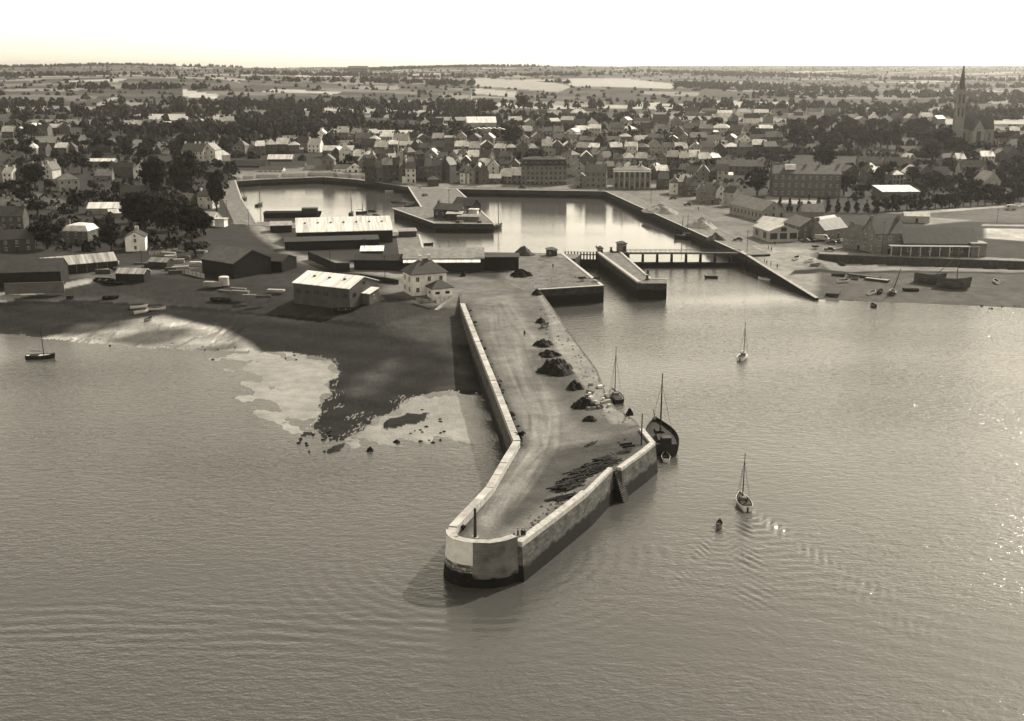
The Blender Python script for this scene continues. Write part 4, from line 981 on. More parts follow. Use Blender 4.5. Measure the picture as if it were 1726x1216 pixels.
# --- landmarks inland
o = house(796, 178, w=9, d=7, h=5, rh=3, rot=-20, wall=.6, rt=.3, chim=0, label='tiny white chapel with pointed belfry on the rise behind the town', cat='chapel', name='chapel')
MB().box((-3.5, 0, 6), (3, 3, 9)).build('belfry', tone_mat('wall', .7), o)
MB().tube((-3.5, 0, 10.5), (-3.5, 0, 19), 1.9, .05, 4).build('spire', tone_mat('wall', .6), o)
house(767, 212, w=40, d=11, h=5, rh=3, rot=-3, wall=.35, rt=.45, chim=0, win=(2, 12), label='very long pale building at the back of the town', cat='works', name='works_building')
house(812, 220, w=28, d=20, h=7, rh=5, rot=6, wall=.45, rt=.8, chim=0, label='large hall with shining white roof at the back of the town', cat='hall', name='hall')
for i in range(5): house(806 + i * 9, 231, w=7.4, d=16, h=5, rh=2.6, rot=0, end=True, wall=.35, rt=.8, chim=0, group='bays of the saw tooth roofed works', label='white gabled bay of the saw tooth works below the shining hall', cat='works', name='works_bay')
house(664, 236, w=32, d=11, h=4.5, rh=3, rot=-2, wall=.27, rt=.68, chim=1, label='long pale roofed works with a stack near the dark trees', cat='works', name='works_building')
house(603, 123, w=60, d=22, h=14, rh=6, rot=0, wall=.2, rt=.15, chim=0, label='broad abbey like block on the skyline left of centre', cat='abbey', name='skyline_building')

# --- the town, street by street
ORD = ['first', 'second', 'third', 'fourth', 'fifth', 'sixth', 'seventh', 'eighth', 'ninth', 'tenth', 'eleventh', 'twelfth', 'thirteenth', 'fourteenth', 'fifteenth', 'sixteenth', 'seventeenth', 'eighteenth', 'nineteenth', 'twentieth']
def rname(t): return 'black' if t < .06 else 'dark' if t < .12 else 'grey' if t < .3 else 'pale' if t < .6 else 'white'
STREETS = [  # x0 y0 x1 y1 n  hmin hmax  how bright  phrase
    (618, 306, 756, 308, 10, 7.5, 10.5, .12, 'the basin terrace left of the tongue'),
    (778, 309, 822, 311, 4, 5, 8, .2, 'the quay row left of the hotel'),
    (1112, 320, 1236, 352, 8, 5, 8, .1, 'the street row above the right quay'),
    (606, 289, 872, 294, 17, 5, 8, .18, 'the row behind the basin terrace'),
    (968, 297, 1228, 305, 15, 5, 7.5, .25, 'the row behind the cornice building'),
    (560, 274, 860, 279, 17, 5, 7.5, .25, 'the third row back from the basin'),
    (960, 280, 1215, 283, 14, 5, 7.5, .3, 'the third row back right of the hotel'),
    (610, 260, 1010, 262, 20, 4.5, 7.5, .33, 'the middle row of the town centre'),
    (1030, 262, 1310, 262, 13, 4.5, 7.5, .25, 'the middle row left of the church wood'),
    (600, 247, 1000, 246, 19, 4.5, 7, .38, 'the upper row of the town centre'),
    (1020, 245, 1315, 244, 12, 4.5, 7, .3, 'the upper row left of the church wood'),
    (535, 234, 640, 234, 6, 4.5, 7, .35, 'the row left of the long works'),
    (860, 232, 1010, 232, 8, 4.5, 7, .45, 'the row right of the saw tooth works'),
    (1030, 228, 1300, 227, 11, 4.5, 7, .3, 'the last row before the right fields'),
    (650, 219, 745, 219, 5, 4, 6.5, .35, 'the scattered row left of the shining hall'),
    (860, 216, 1010, 214, 7, 4, 6.5, .35, 'the scattered row right of the shining hall'),
    (1040, 212, 1310, 210, 9, 4, 6.5, .3, 'the scattered row before the flat fields'),
    (205, 221, 395, 214, 11, 4, 7, .45, 'the hillside hamlet above the mansion'),
    (5, 232, 120, 224, 6, 4, 6.5, .4, 'the cottages beside the pale meadow at left'),
    (45, 268, 128, 262, 5, 4.5, 7, .25, 'the lane below the pale meadow'),
    (4, 306, 88, 300, 5, 5, 7, .1, 'the dark row at the left picture edge'),
    (395, 262, 540, 256, 8, 4.5, 7, .35, 'the row above the left basin sheds'),
    (1425, 305, 1600, 312, 7, 5, 7, .3, 'the row below the church wood'),
    (1585, 285, 1720, 270, 6, 5, 7.5, .35, 'the street right of the church'),
    (1440, 214, 1595, 208, 7, 6, 9, .55, 'the villas behind the church wood'),
    (1650, 240, 1720, 236, 4, 5, 7, .35, 'the houses beyond the church nave'),
    (880, 199, 1010, 197, 6, 4, 6, .4, 'the farms below the long pale fields'),
    (1150, 198, 1420, 196, 9, 4, 6, .4, 'the far farms left of the spire'),
    (640, 134, 760, 131, 7, 5, 7, .5, 'the skyline village left of centre')]
for (x0, y0, x1, y1, n, h0, h1, br_, phrase) in STREETS:
    sl = (x1 - x0) / n
    for i in range(n):
        px = x0 + sl * (i + .5) + random.uniform(-.12, .12) * sl; py = y0 + (y1 - y0) * (i + .5) / n + random.uniform(-2.6, 2.6)
        s = scale_at(T(px, py))
        w_ = min(max(sl * random.uniform(.85, 1.25) / s, 6), 17)
        rt = random.choice([.55, .68, .8]) if random.random() < br_ + .1 else random.choice([.05, .08, .08, .11, .11, .15, .2, .27])  # random pale tones put sunlit roofs into the colour
        wl = random.choice([.11, .15, .2, .2, .27, .35, .45, .68] if br_ < .3 else [.15, .2, .2, .27, .35, .45, .55, .8])
        end = random.random() < .3
        rot = random.choice([random.uniform(-12, 12), random.uniform(-12, 12), random.uniform(-40, 40)])
        h = random.uniform(h0, h1); rows = 3 if h > 8 else 2; ext_ = random.random() < .4
        d_ = random.uniform(7, 9.5)
        wn = (rows, max(2, int((w_ if not end else d_) / 2.4))) if s > 1.75 else None
        house(px, py, w=w_ if not end else d_ + 2, d=d_ if not end else min(w_, 9), h=h, rh=random.uniform(2.6, 4.4), rot=rot, end=end, wall=wl, rt=rt, chim=random.choice([1, 2, 2]), ext=ext_ and not end,
              roof='gable' if random.random() < .88 else 'hip', win=(wn if not end else (wn and (rows, 2))), ends=end,
              label='%s roofed %s house, %s from left in %s' % (rname(rt), 'white' if wl > .5 else 'grey' if wl > .22 else 'dark', ORD[i], phrase), group='houses of the town')

# ------------------------------------------------------------------ trees
LEAF = mat('foliage', 0.06, 0.9, 0.55, 2.2, 0.05, rnd=.5)
BARK = mat('bark', 0.08, 0.9, 0.3, 3)
def crown_mesh(nl, per, size, seed, cone=False, flat=1.0):
    r = np.random.default_rng(seed); V = []; Fc = []
    for l in range(nl):
        if cone:
            t = r.random() ** .8; z = .12 + .86 * t; rad_ = .46 * (1 - t) + .04; a = r.random() * 6.283
            c = np.array([rad_ * .55 * math.cos(a), rad_ * .55 * math.sin(a), z]); lr = rad_ * .6 + .05
        else:
            d = r.normal(0, 1, 3); d /= np.linalg.norm(d); d *= r.random() ** .4
            c = np.array([.34 * d[0], .34 * d[1], .58 + .3 * d[2] * flat]); lr = r.uniform(.13, .22)
        for q in range(per):
            n = r.normal(0, 1, 3); n[2] = abs(n[2]) * .8 if r.random() < .75 else n[2]; n /= np.linalg.norm(n)
            p = c + n * lr * r.uniform(.65, 1.05) * np.array([1, 1, .8])
            nn = n + r.normal(0, .5, 3); nn /= np.linalg.norm(nn)
            u = np.cross(nn, [.3, .2, .9]); u /= np.linalg.norm(u) + 1e-9; v = np.cross(nn, u)
            s = size * r.uniform(.6, 1.3); k = len(V)
            V += [p + u * s + v * s * .3, p + v * s - u * .3 * s, p - u * s - v * s * .3, p - v * s + u * .3 * s]; Fc.append((k, k + 1, k + 2, k + 3))
        # added leaf-coloured core that blocks light and view through the clump
        k = len(V); g_ = lr * .62
        V += [c + g_ * np.array(x) for x in ((1, 0, 0), (0, 1, 0), (-1, 0, 0), (0, -1, 0), (0, 0, .8), (0, 0, -.8))]
        Fc += [(k, k + 1, k + 4), (k + 1, k + 2, k + 4), (k + 2, k + 3, k + 4), (k + 3, k, k + 4), (k + 1, k, k + 5), (k + 2, k + 1, k + 5), (k + 3, k + 2, k + 5), (k, k + 3, k + 5)]
    me = bpy.data.meshes.new('crown'); me.from_pydata([tuple(v) for v in V], [], Fc); me.materials.append(LEAF); me.update(); return me
def trunk_mesh(seed):
    r = random.Random(seed); mb = MB(); mb.tube((0, 0, -.03), (.01, 0, .4), .045, .03, 7)
    for i in range(5):
        a = i * 1.26 + r.random(); mb.tube((.01, 0, .3 + .03 * i), (.2 * math.cos(a), .2 * math.sin(a), .52 + .06 * i), .02, .008, 5)
    mb.tube((.01, 0, .4), (0, 0, .75), .03, .008, 6)
    o = mb.build('trunk', BARK); d = o.data; bpy.data.objects.remove(o); return d
CROWN_BIG = [crown_mesh(26, 120, .032, s) for s in (1, 2, 3)]
CROWN_MID = [crown_mesh(14, 42, .05, s) for s in (11, 12, 13, 14, 15)]
CROWN_SM = [crown_mesh(9, 18, .075, s) for s in (21, 22, 23, 24)]
CONE = [crown_mesh(16, 34, .042, s, True) for s in (31, 32, 33)]
TRUNK = [trunk_mesh(s) for s in (1, 2, 3)]
ntree = 0
def tree(p, h, wd, meshes, label, group=None, name='tree'):
    global ntree; ntree += 1
    o = empty(name, (p.x, p.y, float(p.z) - .1), random.uniform(0, 6.28), label, 'tree', group); o.scale = (wd, wd, h)
    link(bpy.data.objects.new('crown', random.choice(meshes)), o); link(bpy.data.objects.new('trunk', random.choice(TRUNK)), o)
    HOUSES.append((p.x, p.y, wd * .3))
    return o
def ptree(px, py, hpx, wpx, meshes, label, group=None, name='tree', flatz=Z):
    p = P(px, py, flatz) if flatz is not None else T(px, py); s = scale_at(p)
    return tree(p, hpx / s * 1.03, wpx / s * 1.15, meshes, label, group, name)
for px, py, hp, wp, lb in [
    (314, 345, 88, 56, 'tallest broad dark tree at the top of the big clump by the left basin'), (262, 338, 72, 46, 'tall dark tree second from the left in the big clump'),
    (366, 360, 72, 34, 'dark tree at the basin side of the big clump'), (240, 395, 74, 58, 'wide dark tree in the lower left of the big clump'),
    (286, 405, 78, 62, 'wide dark tree in the lower middle of the big clump'), (324, 410, 66, 44, 'dark tree in the lower right of the big clump beside the road'),
    (222, 376, 50, 40, 'dark tree at the left rear of the big clump'), (266, 386, 62, 50, 'dark tree in the rear middle of the big clump'), (304, 388, 64, 50, 'dark tree in the rear right of the big clump'), (344, 396, 46, 34, 'smaller dark tree at the road edge of the big clump'),
    (1588, 270, 52, 40, 'tall tree left of the church tower foot'), (1606, 276, 46, 40, 'dark tree directly in front of the church tower'), (1628, 278, 40, 40, 'dark tree in front of the church transept'), (1570, 278, 44, 44, 'broad dark tree at the right end of the church wood'), (1655, 270, 34, 34, 'dark tree right of the church nave'),
    (330, 432, 30, 40, 'low bushy tree behind the grey roofed barn'), (80, 420, 56, 54, 'wide dark tree left of the pale flat roofed grey house'), (188, 424, 50, 34, 'dark tree left of the small white gabled house'),
    (131, 357, 36, 34, 'round dark tree left of the bright white roofed shed'), (64, 362, 30, 38, 'round bushy tree on the meadow edge at left'), (60, 320, 46, 40, 'dark tree left of the square hipped house'),
    (150, 345, 30, 42, 'leafy dark tree between square house and bright white roof'), (163, 392, 26, 14, 'small slim tree in the garden behind the pale roofed house'), (20, 372, 26, 40, 'bushy tree at the left edge above the dark stone house'),
    (128, 252, 24, 22, 'round tree at the right end of the pale meadow'), (165, 256, 30, 26, 'dark tree right of the pale meadow'), (212, 260, 34, 30, 'dark tree between meadow and mansion'),
    (526, 250, 30, 32, 'dark round tree above the left basin quay shops'), (1391, 288, 46, 46, 'very large perfectly round tree above the tall stone building'),
    (1308, 290, 18, 20, 'small round tree at the left end of the tall stone building roof'), (1272, 272, 20, 32, 'round tree above the long low grey terrace'), (1330, 275, 17, 24, 'round tree left of the very large round tree'),
    (1422, 330, 40, 34, 'dark tree at the right end of the tall stone building'), (1276, 330, 46, 40, 'leafy tree at the left end of the tall stone building'), (1452, 332, 26, 30, 'grey leafy tree behind the row of small trees'),
    (826, 196, 30, 30, 'large dark tree beside the tiny white chapel'), (882, 192, 34, 28, 'large dark tree right of the tiny white chapel'), (1188, 300, 36, 48, 'big dark tree above the street row on the right quay'),
    (860, 248, 36, 50, 'big dark tree above the hotel left end'), (1205, 222, 26, 34, 'dark tree left in the pair above the right quay street'), (1228, 226, 24, 30, 'dark tree right in the pair above the right quay street')]:
    ptree(px, py, hp, wp, CROWN_BIG if hp > 40 else CROWN_MID, lb, None, 'tree', Z if py > 300 else None)
for i in range(11): ptree(1314 + i * 16.2, 357 + i * .3, 22 + random.uniform(-2, 3), 12, CONE, 'small conical tree in the neat row in front of the tall stone building', 'neat row of small conical trees', 'conical_tree')
for i in range(21): ptree(1480 + i * 12, 357 - i * .7, 25 + random.uniform(-4, 5), 20 + random.uniform(-2, 5), CONE + CROWN_MID, 'tree in the avenue line beside the pale field at right', 'avenue trees beside the pale field', 'avenue_tree')
def free(p, r): return all((p.x - a) ** 2 + (p.y - b) ** 2 > (c * .8 + r) ** 2 for a, b, c in HOUSES)
ZONES = [((1326, 214, 1598, 262), 62, 11, 18, 'dark crown in the wood left of the church', .35),
    ((560, 215, 1320, 298), 62, 6, 11, 'garden tree between the roofs of the town', .8), ((540, 186, 1320, 214), 40, 7, 12, 'tree among the fields at the back of the town', 1),
    ((0, 188, 420, 300), 72, 7, 14, 'tree on the left hillside among scattered houses', .8), ((1430, 292, 1726, 314), 26, 8, 14, 'tree among the houses below the church', .9),
    ((1562, 316, 1726, 338), 20, 8, 13, 'tree in the thicket behind the avenue at the right edge', .8), ((0, 318, 210, 352), 14, 6, 10, 'tree in the gardens at the left edge', .8),
    ((1600, 225, 1726, 290), 12, 8, 13, 'tree beyond the church at the right edge', .9)]
for (x0, y0, x1, y1), n, h0, h1, ph, rr in ZONES:
    k = 0; tries = 0
    while k < n and tries < n * 14:
        tries += 1
        p = T(random.uniform(x0, x1), random.uniform(y0, y1)); h = random.uniform(h0, h1); wd = h * random.uniform(.8, 1.15)
        if not free(p, wd * .3 * rr): continue
        s = scale_at(p); tree(p, h, wd, CROWN_MID if h * s > 18 else CROWN_SM, ph, ph.replace('dark crown', 'crowns').replace('garden tree', 'garden trees').replace('tree ', 'trees ')); k += 1
print('trees', ntree)
# hedgerows, copses and garden shrubs that nobody could count
def blobs(name, pos, rad_, hgt, seed, nq=22, m_=None):
    r = np.random.default_rng(seed); n = len(pos)
    d = r.normal(0, 1, (nq, 3)); d /= np.linalg.norm(d, axis=1)[:, None]; d[:, 2] = np.abs(d[:, 2])
    u = np.cross(d, [.3, .5, .2]); u /= np.linalg.norm(u, axis=1)[:, None]; v = np.cross(d, u); s = .42
    quad = np.stack([d + u * s, d + v * s, d - u * s, d - v * s], 1).reshape(-1, 3)
    yaw = r.random(n) * 6.283; c, s_ = np.cos(yaw), np.sin(yaw)
    q = np.stack([quad[None, :, 0] * c[:, None] - quad[None, :, 1] * s_[:, None], quad[None, :, 0] * s_[:, None] + quad[None, :, 1] * c[:, None], np.repeat(quad[None, :, 2], n, 0)], -1)
    q *= r.uniform(.75, 1.2, q.shape); q *= np.stack([rad_, rad_, hgt], -1)[:, None, :]
    q += pos[:, None, :]
    V = q.reshape(-1, 3); return tag(np_mesh(name, V, np.arange(len(V)).reshape(-1, 4), m_ or LEAF, smooth=False), kind='stuff')
pos = []; rr2 = []; hh2 = []
def addb(x, y, r_, h_): pos.append((x, y, float(zt(x, y)))); rr2.append(r_); hh2.append(h_)
nh = 64000
hy = 800 * 8.5 ** rng.random(nh); hx = rng.uniform(-.62, .62, nh) * hy
hwx = hx + 30 * np.sin(hy / 170) + 18 * np.sin(hx / 60); hwy = hy + 40 * np.sin(hx / 210) + 0.25 * hx
hfx = (hwx / 150 + 0.37 * np.floor(hwy / 105)) % 1; hfy = (hwy / 105) % 1
hcell = (np.floor(hwy / 105) * 7919 + np.floor(hwx / 150 + 0.37 * np.floor(hwy / 105)) * 104729).astype(np.int64) % 10
keep = ((hfy < .07) & (hcell < 9)) | ((hfx < .028) & (hcell > 3))
for x, y in zip(hx[keep], hy[keep]): addb(x, y, random.uniform(1.8, 3.6), random.uniform(2.2, 5.5) + (y > 3000) * 1)
print('hedge', keep.sum())
for i in range(56):
    left = random.random() < .58
    y = 950 * (5.5) ** random.random(); u = random.uniform(-.62, -.02) if left else random.uniform(-.1, .62); x = u * y
    R1 = random.uniform(30, 110) * (1 + y / 6000); n = int(R1 * .9)
    for k in range(n):
        a = random.random() * 6.28; q = R1 * math.sqrt(random.random()) * (1 + .35 * math.sin(3 * a + i) + .2 * math.sin(5 * a))
        addb(x + q * math.cos(a) * 2.1, y + q * math.sin(a) * .8, random.uniform(3.5, 6), random.uniform(6, 10))
pos = np.array(pos); rr2 = np.array(rr2); hh2 = np.array(hh2)
# keep the houses and the pale fields clear
ok = np.ones(len(pos), bool)
for a, b, c in HOUSES:
    near = pos[:, 1] < b + 30
    ok &= ~(((pos[:, 0] - a) ** 2 + (pos[:, 1] - b) ** 2 < (c + 2.5) ** 2))
for fp in ([(308, 151), (368, 160), (365, 168), (310, 163)], [(800, 131), (900, 136), (962, 147), (940, 156), (800, 145)], [(955, 132), (1060, 133), (1142, 142), (1132, 150), (960, 146)], [(800, 149), (870, 155), (868, 164), (800, 158)], [(12, 229), (148, 228), (146, 242), (12, 247)]):
    ok &= ~in_poly(pos[:, 0], pos[:, 1], [T(*q)[:2] for q in fp])
ok &= (pos[:, 1] < 13000)
print('far blobs', ok.sum())
blobs('hedgerow_woodland', pos[ok], rr2[ok], hh2[ok], 5)
pos = []; rr2 = []; hh2 = []
HX = np.array(HOUSES)
def scatter(n, x0, y0, x1, y1, r0, r1, keep=1.5):
    c = 0
    for i in range(n * 6):
        p = T(random.uniform(x0, x1), random.uniform(y0, y1))
        if np.min(np.hypot(HX[:, 0] - p.x, HX[:, 1] - p.y) - HX[:, 2] * .9) < keep: continue
        r_ = random.uniform(r0, r1); addb(p.x, p.y, r_, r_ * random.uniform(.9, 1.7)); c += 1
        if c >= n: return
scatter(760, 560, 205, 1320, 292, .9, 2.4); scatter(330, 0, 200, 400, 320, .9, 2.6); scatter(330, 0, 320, 340, 425, .8, 2.6); scatter(150, 1420, 285, 1726, 340, .9, 2.2)
scatter(120, 250, 275, 400, 300, .9, 2.2); scatter(90, 1130, 240, 1330, 330, .8, 2)
blobs('garden_shrubs', np.array(pos), np.array(rr2), np.array(hh2), 9, 16)
# ------------------------------------------------------------------ boats
HW = mat('white_boat_paint', 0.72, 0.5, 0.12, 1.5, 0.4); HD = mat('tarred_hull', 0.03, 0.5, 0.3, 1.5, 0.4); HG = mat('worn_boat_paint', 0.3, 0.7, 0.4, 1.2)
DECK = mat('deck_planks', 0.26, 0.8, 0.3, 1.0, streak=(.3, 3, 1)); DECKD = mat('dark_deck', 0.05, 0.8, 0.4, 1.0); SPAR = mat('varnished_spar', 0.06, 0.6, 0.2, 1); ROPE = mat('rope', 0.05, .9)
def hull_rows(L, B, Hh, dr, n=11, transom=.7, sheer=.35, m=6):
    rows = []
    for i in range(n):
        t = i / (n - 1)                                      # 0 stern, 1 bow
        b = B / 2 * (transom + (1 - transom) * math.sin(min(1, t / .45) * math.pi / 2)) if t < .45 else B / 2 * max(0.02, (1 - ((t - .45) / .55) ** 2.3))
        zt_ = Hh * (1 + sheer * (2 * abs(t - .4)) ** 2 * (1.0 if t > .4 else .45)); zk = -dr * (1 - max(0, (t - .8) / .2) ** 2 * .9)
        x = (t - .5) * L + (0.05 * L * max(0, (t - .7) / .3) ** 2)
        row = []
        for j in range(m):
            q = j / (m - 1); row.append((x - (1 - q) * .05 * L * max(0, t - .8) * 5, b * math.sin(q * math.pi / 2) ** .65, zk + (zt_ - zk) * (1 - math.cos(q * math.pi / 2))))
        rows.append(row)
    return rows
def hull_mesh(rows, name, mats, parent, deck_drop=.0, open_=False):
    mb = MB(); n, m = len(rows), len(rows[0])
    def grid(fn, flip, mi):
        vs = []; 
        for r_ in rows:
            full = [fn((p[0], -p[1], p[2])) for p in reversed(r_)] + [fn(p) for p in r_[1:]]
            vs += full
        k = 2 * m - 1
        fs = [(i * k + j, i * k + j + 1, (i + 1) * k + j + 1, (i + 1) * k + j) for i in range(n - 1) for j in range(k - 1)]
        if not flip: fs = [tuple(reversed(f)) for f in fs]
        mb.add(vs, fs, mi)
        mb.add(vs[:k], [tuple(range(k)) if not flip else tuple(reversed(range(k)))], mi)
    grid(lambda p: p, True, 0)
    if open_: grid(lambda p: (p[0] * .96, p[1] * .86, p[2] * .995 + .1 if p[2] < .1 else p[2] + .005), False, 1)
    o = mb.build(name, mats, parent, smooth=False)
    # gunwale
    g = MB()
    for sd_ in (-1, 1):
        for a, b in zip(rows[:-1], rows[1:]):
            g.tube((a[-1][0], sd_ * a[-1][1], a[-1][2]), (b[-1][0], sd_ * b[-1][1], b[-1][2]), .05 * max(1, (rows[-1][-1][0] - rows[0][-1][0]) / 9), n=5)
    a = rows[0][-1]; g.tube((a[0], -a[1], a[2]), (a[0], a[1], a[2]), .05)
    g.build('gunwale', mats[0] if len(mats) < 3 else mats[2], o)
    if not open_:
        d = MB(); vs = []
        for r_ in rows: vs += [(r_[-1][0], -r_[-1][1] * .97, r_[-1][2] - deck_drop), (r_[-1][0], r_[-1][1] * .97, r_[-1][2] - deck_drop)]
        d.add(vs, [(2 * i, 2 * i + 2, 2 * i + 3, 2 * i + 1) for i in range(n - 1)]); d.build('deck', mats[1], parent)
    return o
def loc_boat(px, py, z, head): p = P(px, py, z); return (p.x, p.y, z - (.02 if z else 0.0)), R(head)
def rowboat(px, py, head, L=4.2, B=1.6, m=None, z=0.0, label='', roll=0, name='rowing_boat', group=None):
    lc, hd = loc_boat(px, py, z, head)
    if z != 0.0: pass
    o = empty(name, lc, hd, label, 'boat', group); o.rotation_euler = (R(roll), 0, hd)
    rows = hull_rows(L, B, .62, .25, 9); hull_mesh(rows, 'hull', [m or HW, DECKD], o, open_=True)
    for x in (-.25, .08, .3): MB().box((x * L, 0, .38), (.24, B * .78, .05)).build('thwart', DECK, o)
    return o
def rig(o, x, h, z0, r0=.11, stays=True, yard=None, w=1.5, col_=None):
    m_ = MB().tube((x, 0, z0), (x - .15, 0, h), r0, r0 * .5, 7); m_.box((x - .15, 0, h), (.22, .22, .12)); q = m_.build('mast', col_ or SPAR, o)
    if stays:
        s_ = MB(); t = h * .86
        for a in ((x - .9, w, z0 + .4), (x - .9, -w, z0 + .4), (x + .2, w, z0 + .4), (x + .2, -w, z0 + .4)): s_.tube((x - .1, 0, t), a, .02, n=4)
        s_.build('shrouds', ROPE, q)
    return q
def sailboat(px, py, head, L=7.5, B=2.6, hull=None, mast=8.5, z=0.0, label='', roll=0, cabin=True, deck=None, name='sailing_boat', boom=True, fb=.85):
    lc, hd = loc_boat(px, py, z, head); o = empty(name, lc, hd, label, 'boat'); o.rotation_euler = (R(roll), 0, hd)
    rows = hull_rows(L, B, fb, .4, 12); hull_mesh(rows, 'hull', [hull or HW, deck or DECK], o, .12)
    MB().prism([(-L * .36, -B * .3), (-L * .05, -B * .36), (-L * .05, B * .36), (-L * .36, B * .3)], fb - .1, fb + .06).build('cockpit', DECKD, o)
    if cabin:
        c = MB().box((L * .06, 0, fb + .22), (L * .2, B * .5, .55), 0, 0, .88).build('cabin', HW if hull is None else HG, o)
        for s_ in (-1, 1): MB().box((L * .06, s_ * B * .245, fb + .26), (L * .13, .04, .2)).build('cabin_window', PANE, c)
    rig(o, L * .14, mast, fb - .1, .12 if z == 0 else .2, True, w=B * .45)
    rig_ = MB().tube((L * .5, 0, fb + .45), (L * .14 - .1, 0, mast * .9), .025, n=4).build('forestay', ROPE, o)
    if boom:
        MB().tube((L * .13, 0, fb + 1.0), (-L * .38, .12, fb + 1.1), .06, .045).build('boom', SPAR, o)
        b = MB().tube((L * .08, 0.02, fb + 1.14), (-L * .34, .14, fb + 1.22), .14, .1, 7).build('furled_sail', mat('canvas', .5, .9, .2, 2), o)
    MB().box((-L * .5, 0, fb * .3), (.08, .3, fb * 1.2)).build('rudder', SPAR, o)
    return o
sb = sailboat(1253, 851, 92, 6.2, 2.5, HW, 9.2, label='white sailing boat under way with a wake, towing a dinghy', deck=DECKD)
rowboat(1212, 888, 75, 2.6, 1.2, HG, label='small dinghy towed behind the white sailing boat under way')
a, b = P(1243, 862, .6), P(1217, 884, .5)
o = empty('tow_rope', a, 0, 'thin tow rope between the white sailing boat and its dinghy', 'rope'); MB().tube((0, 0, 0), (b - a), .03, n=4).build('line', mat('wet_rope', .4), o)
sailboat(1252, 604, 65, 6.4, 2.5, HW, 9.6, label='white sailing boat alone farther out with bare mast upright', deck=HW)
sailboat(1038, 672, 98, 7.8, 3.0, HD, 12, label='dark sailing boat with tall mast moored at the end of the paved slope', deck=HG, cabin=True)
sailboat(68, 604, 4, 7.2, 2.4, HD, 9.5, label='dark sailing boat with white gunwale moored alone off the left beach', deck=HW, cabin=False)
# the lugger behind the mole
lc, hd = loc_boat(1114, 748, 0, 92)
o = empty('lugger', lc, hd, 'big black cargo lugger with one tall mast moored outside the mole elbow', 'boat')
rows = hull_rows(15, 6.3, 2.2, .8, 14, .72, .3); hull_mesh(rows, 'hull', [HD, DECKD], o, .55)
for x, w_, l_ in ((-2.2, 2.6, 4.2), (2.6, 1.8, 2.2)): MB().box((x, 0, 1.95), (l_, w_, .5), 0, 0, .95).build('hatch', DECKD, o)
MB().box((-5.6, 0, 2.5), (1.8, 2.1, 1.7), 0, 0, .92).build('wheelhouse', HD, o)
rig(o, 1.2, 14.5, 1.5, .2, True, w=2.4); MB().tube((1.0, 0, 3.4), (-5.4, .3, 4.2), .14, .1).build('boom', SPAR, o)
MB().tube((7.2, 0, 2.9), (11, 0, 3.9), .13, .07).build('bowsprit', SPAR, o)
rowboat(1122, 774, 85, 4, 1.7, HW, label='white rowing boat tied under the stern of the black lugger')
# boats in the basins
ZB = 1.6
sailboat(838, 386, 60, 8, 3.2, HD, 14.5, z=ZB, label='black sailing boat with very tall mast at the tip of the tongue pier', deck=DECKD, fb=1.5)
sailboat(1154, 403, 172, 8.5, 3, HD, 9.5, z=ZB, label='dark fishing boat with wheelhouse moored along the right basin quay', deck=DECKD, fb=1.4)
sailboat(437, 347, 80, 8, 2.8, HD, 11, z=ZB, label='dark mast boat moored at the left end of the left basin', deck=DECKD)
sailboat(410, 337, 70, 7, 2.6, HD, 8, z=ZB, label='small dark boat with short mast at the left basin steps', deck=DECKD)
sailboat(592, 362, 88, 7, 2.4, HD, 11.5, z=ZB, label='slim boat with tall bare mast in the middle of the left basin', deck=DECK, cabin=False)
sailboat(609, 360, 10, 5.5, 2.1, HD, 6.5, z=ZB, label='small dark boat with short mast right of the slim tall masted boat', deck=DECKD, cabin=False)
rowboat(627, 357, 160, 4.5, 1.7, HD, ZB, 'dark rowing boat afloat above the white warehouse roof'); rowboat(634, 364, 150, 4, 1.6, HD, ZB, 'dark dinghy afloat nearest the white warehouse roof right end')
rowboat(722, 413, 10, 4, 1.6, HD, ZB, 'dark rowing boat in the narrow water beside the quay sheds')
for px, py, hd_, m_, lb in ((676, 344, 20, HG, 'grey boat first of the cluster under the tongue wall'), (692, 342, 8, HW, 'white boat in the cluster under the tongue wall'), (690, 349, 15, HD, 'dark boat nearest the viewer in the tongue wall cluster'), (668, 342, 165, HD, 'dark boat leftmost in the tongue wall cluster'),
    (657, 323, 5, HW, 'white boat moored at the right end of the left basin far quay'), (848, 326, 5, HD, 'dark boat under the far quay left of the grey launch'), (870, 326, 20, HG, 'grey launch under the far quay of the right basin'), (943, 331, 0, HG, 'small grey boat in the shadow below the hotel'), (995, 331, 2, HW, 'small pale boat in the shadow right of the hotel')):
    rowboat(px, py, hd_, 5.5 if 'launch' not in lb else 8, 2, m_, ZB, lb, name='moored_boat')
lc, hd = loc_boat(520, 306, ZB, 4); lc = (lc[0], lc[1] - 3, lc[2])
o = empty('fishing_vessel', lc, hd, 'long light hulled fishing vessel along the far quay of the left basin', 'boat')
hull_mesh(hull_rows(17, 4.6, 1.9, .5, 13), 'hull', [HG, DECK], o, .4); MB().box((-4.4, 0, 2.9), (2.6, 2.2, 2.2)).build('wheelhouse', HW, o); rig(o, 2, 8, 1.6, .12, True, w=2); rig(o, -6.6, 5, 1.6, .1, False)
lc, hd = loc_boat(492, 366, ZB, 3)
o = empty('black_barge', lc, hd, 'long black barge with raised block end moored before the white warehouse', 'barge')
hull_mesh(hull_rows(27, 6, 2.6, .6, 9, .92, .05), 'hull', [HD, DECKD], o, .3); MB().box((9, 0, 3.2), (7.5, 5, 2.6)).build('deckhouse', HD, o)
rowboat(1199, 469, 172, 4.6, 1.8, HD, label='small dark boat afloat below the sluice bridge', name='open_boat')
rowboat(1291, 472, 150, 5.4, 2, HW, label='white launch moored at the foot of the slipway wall', name='launch')
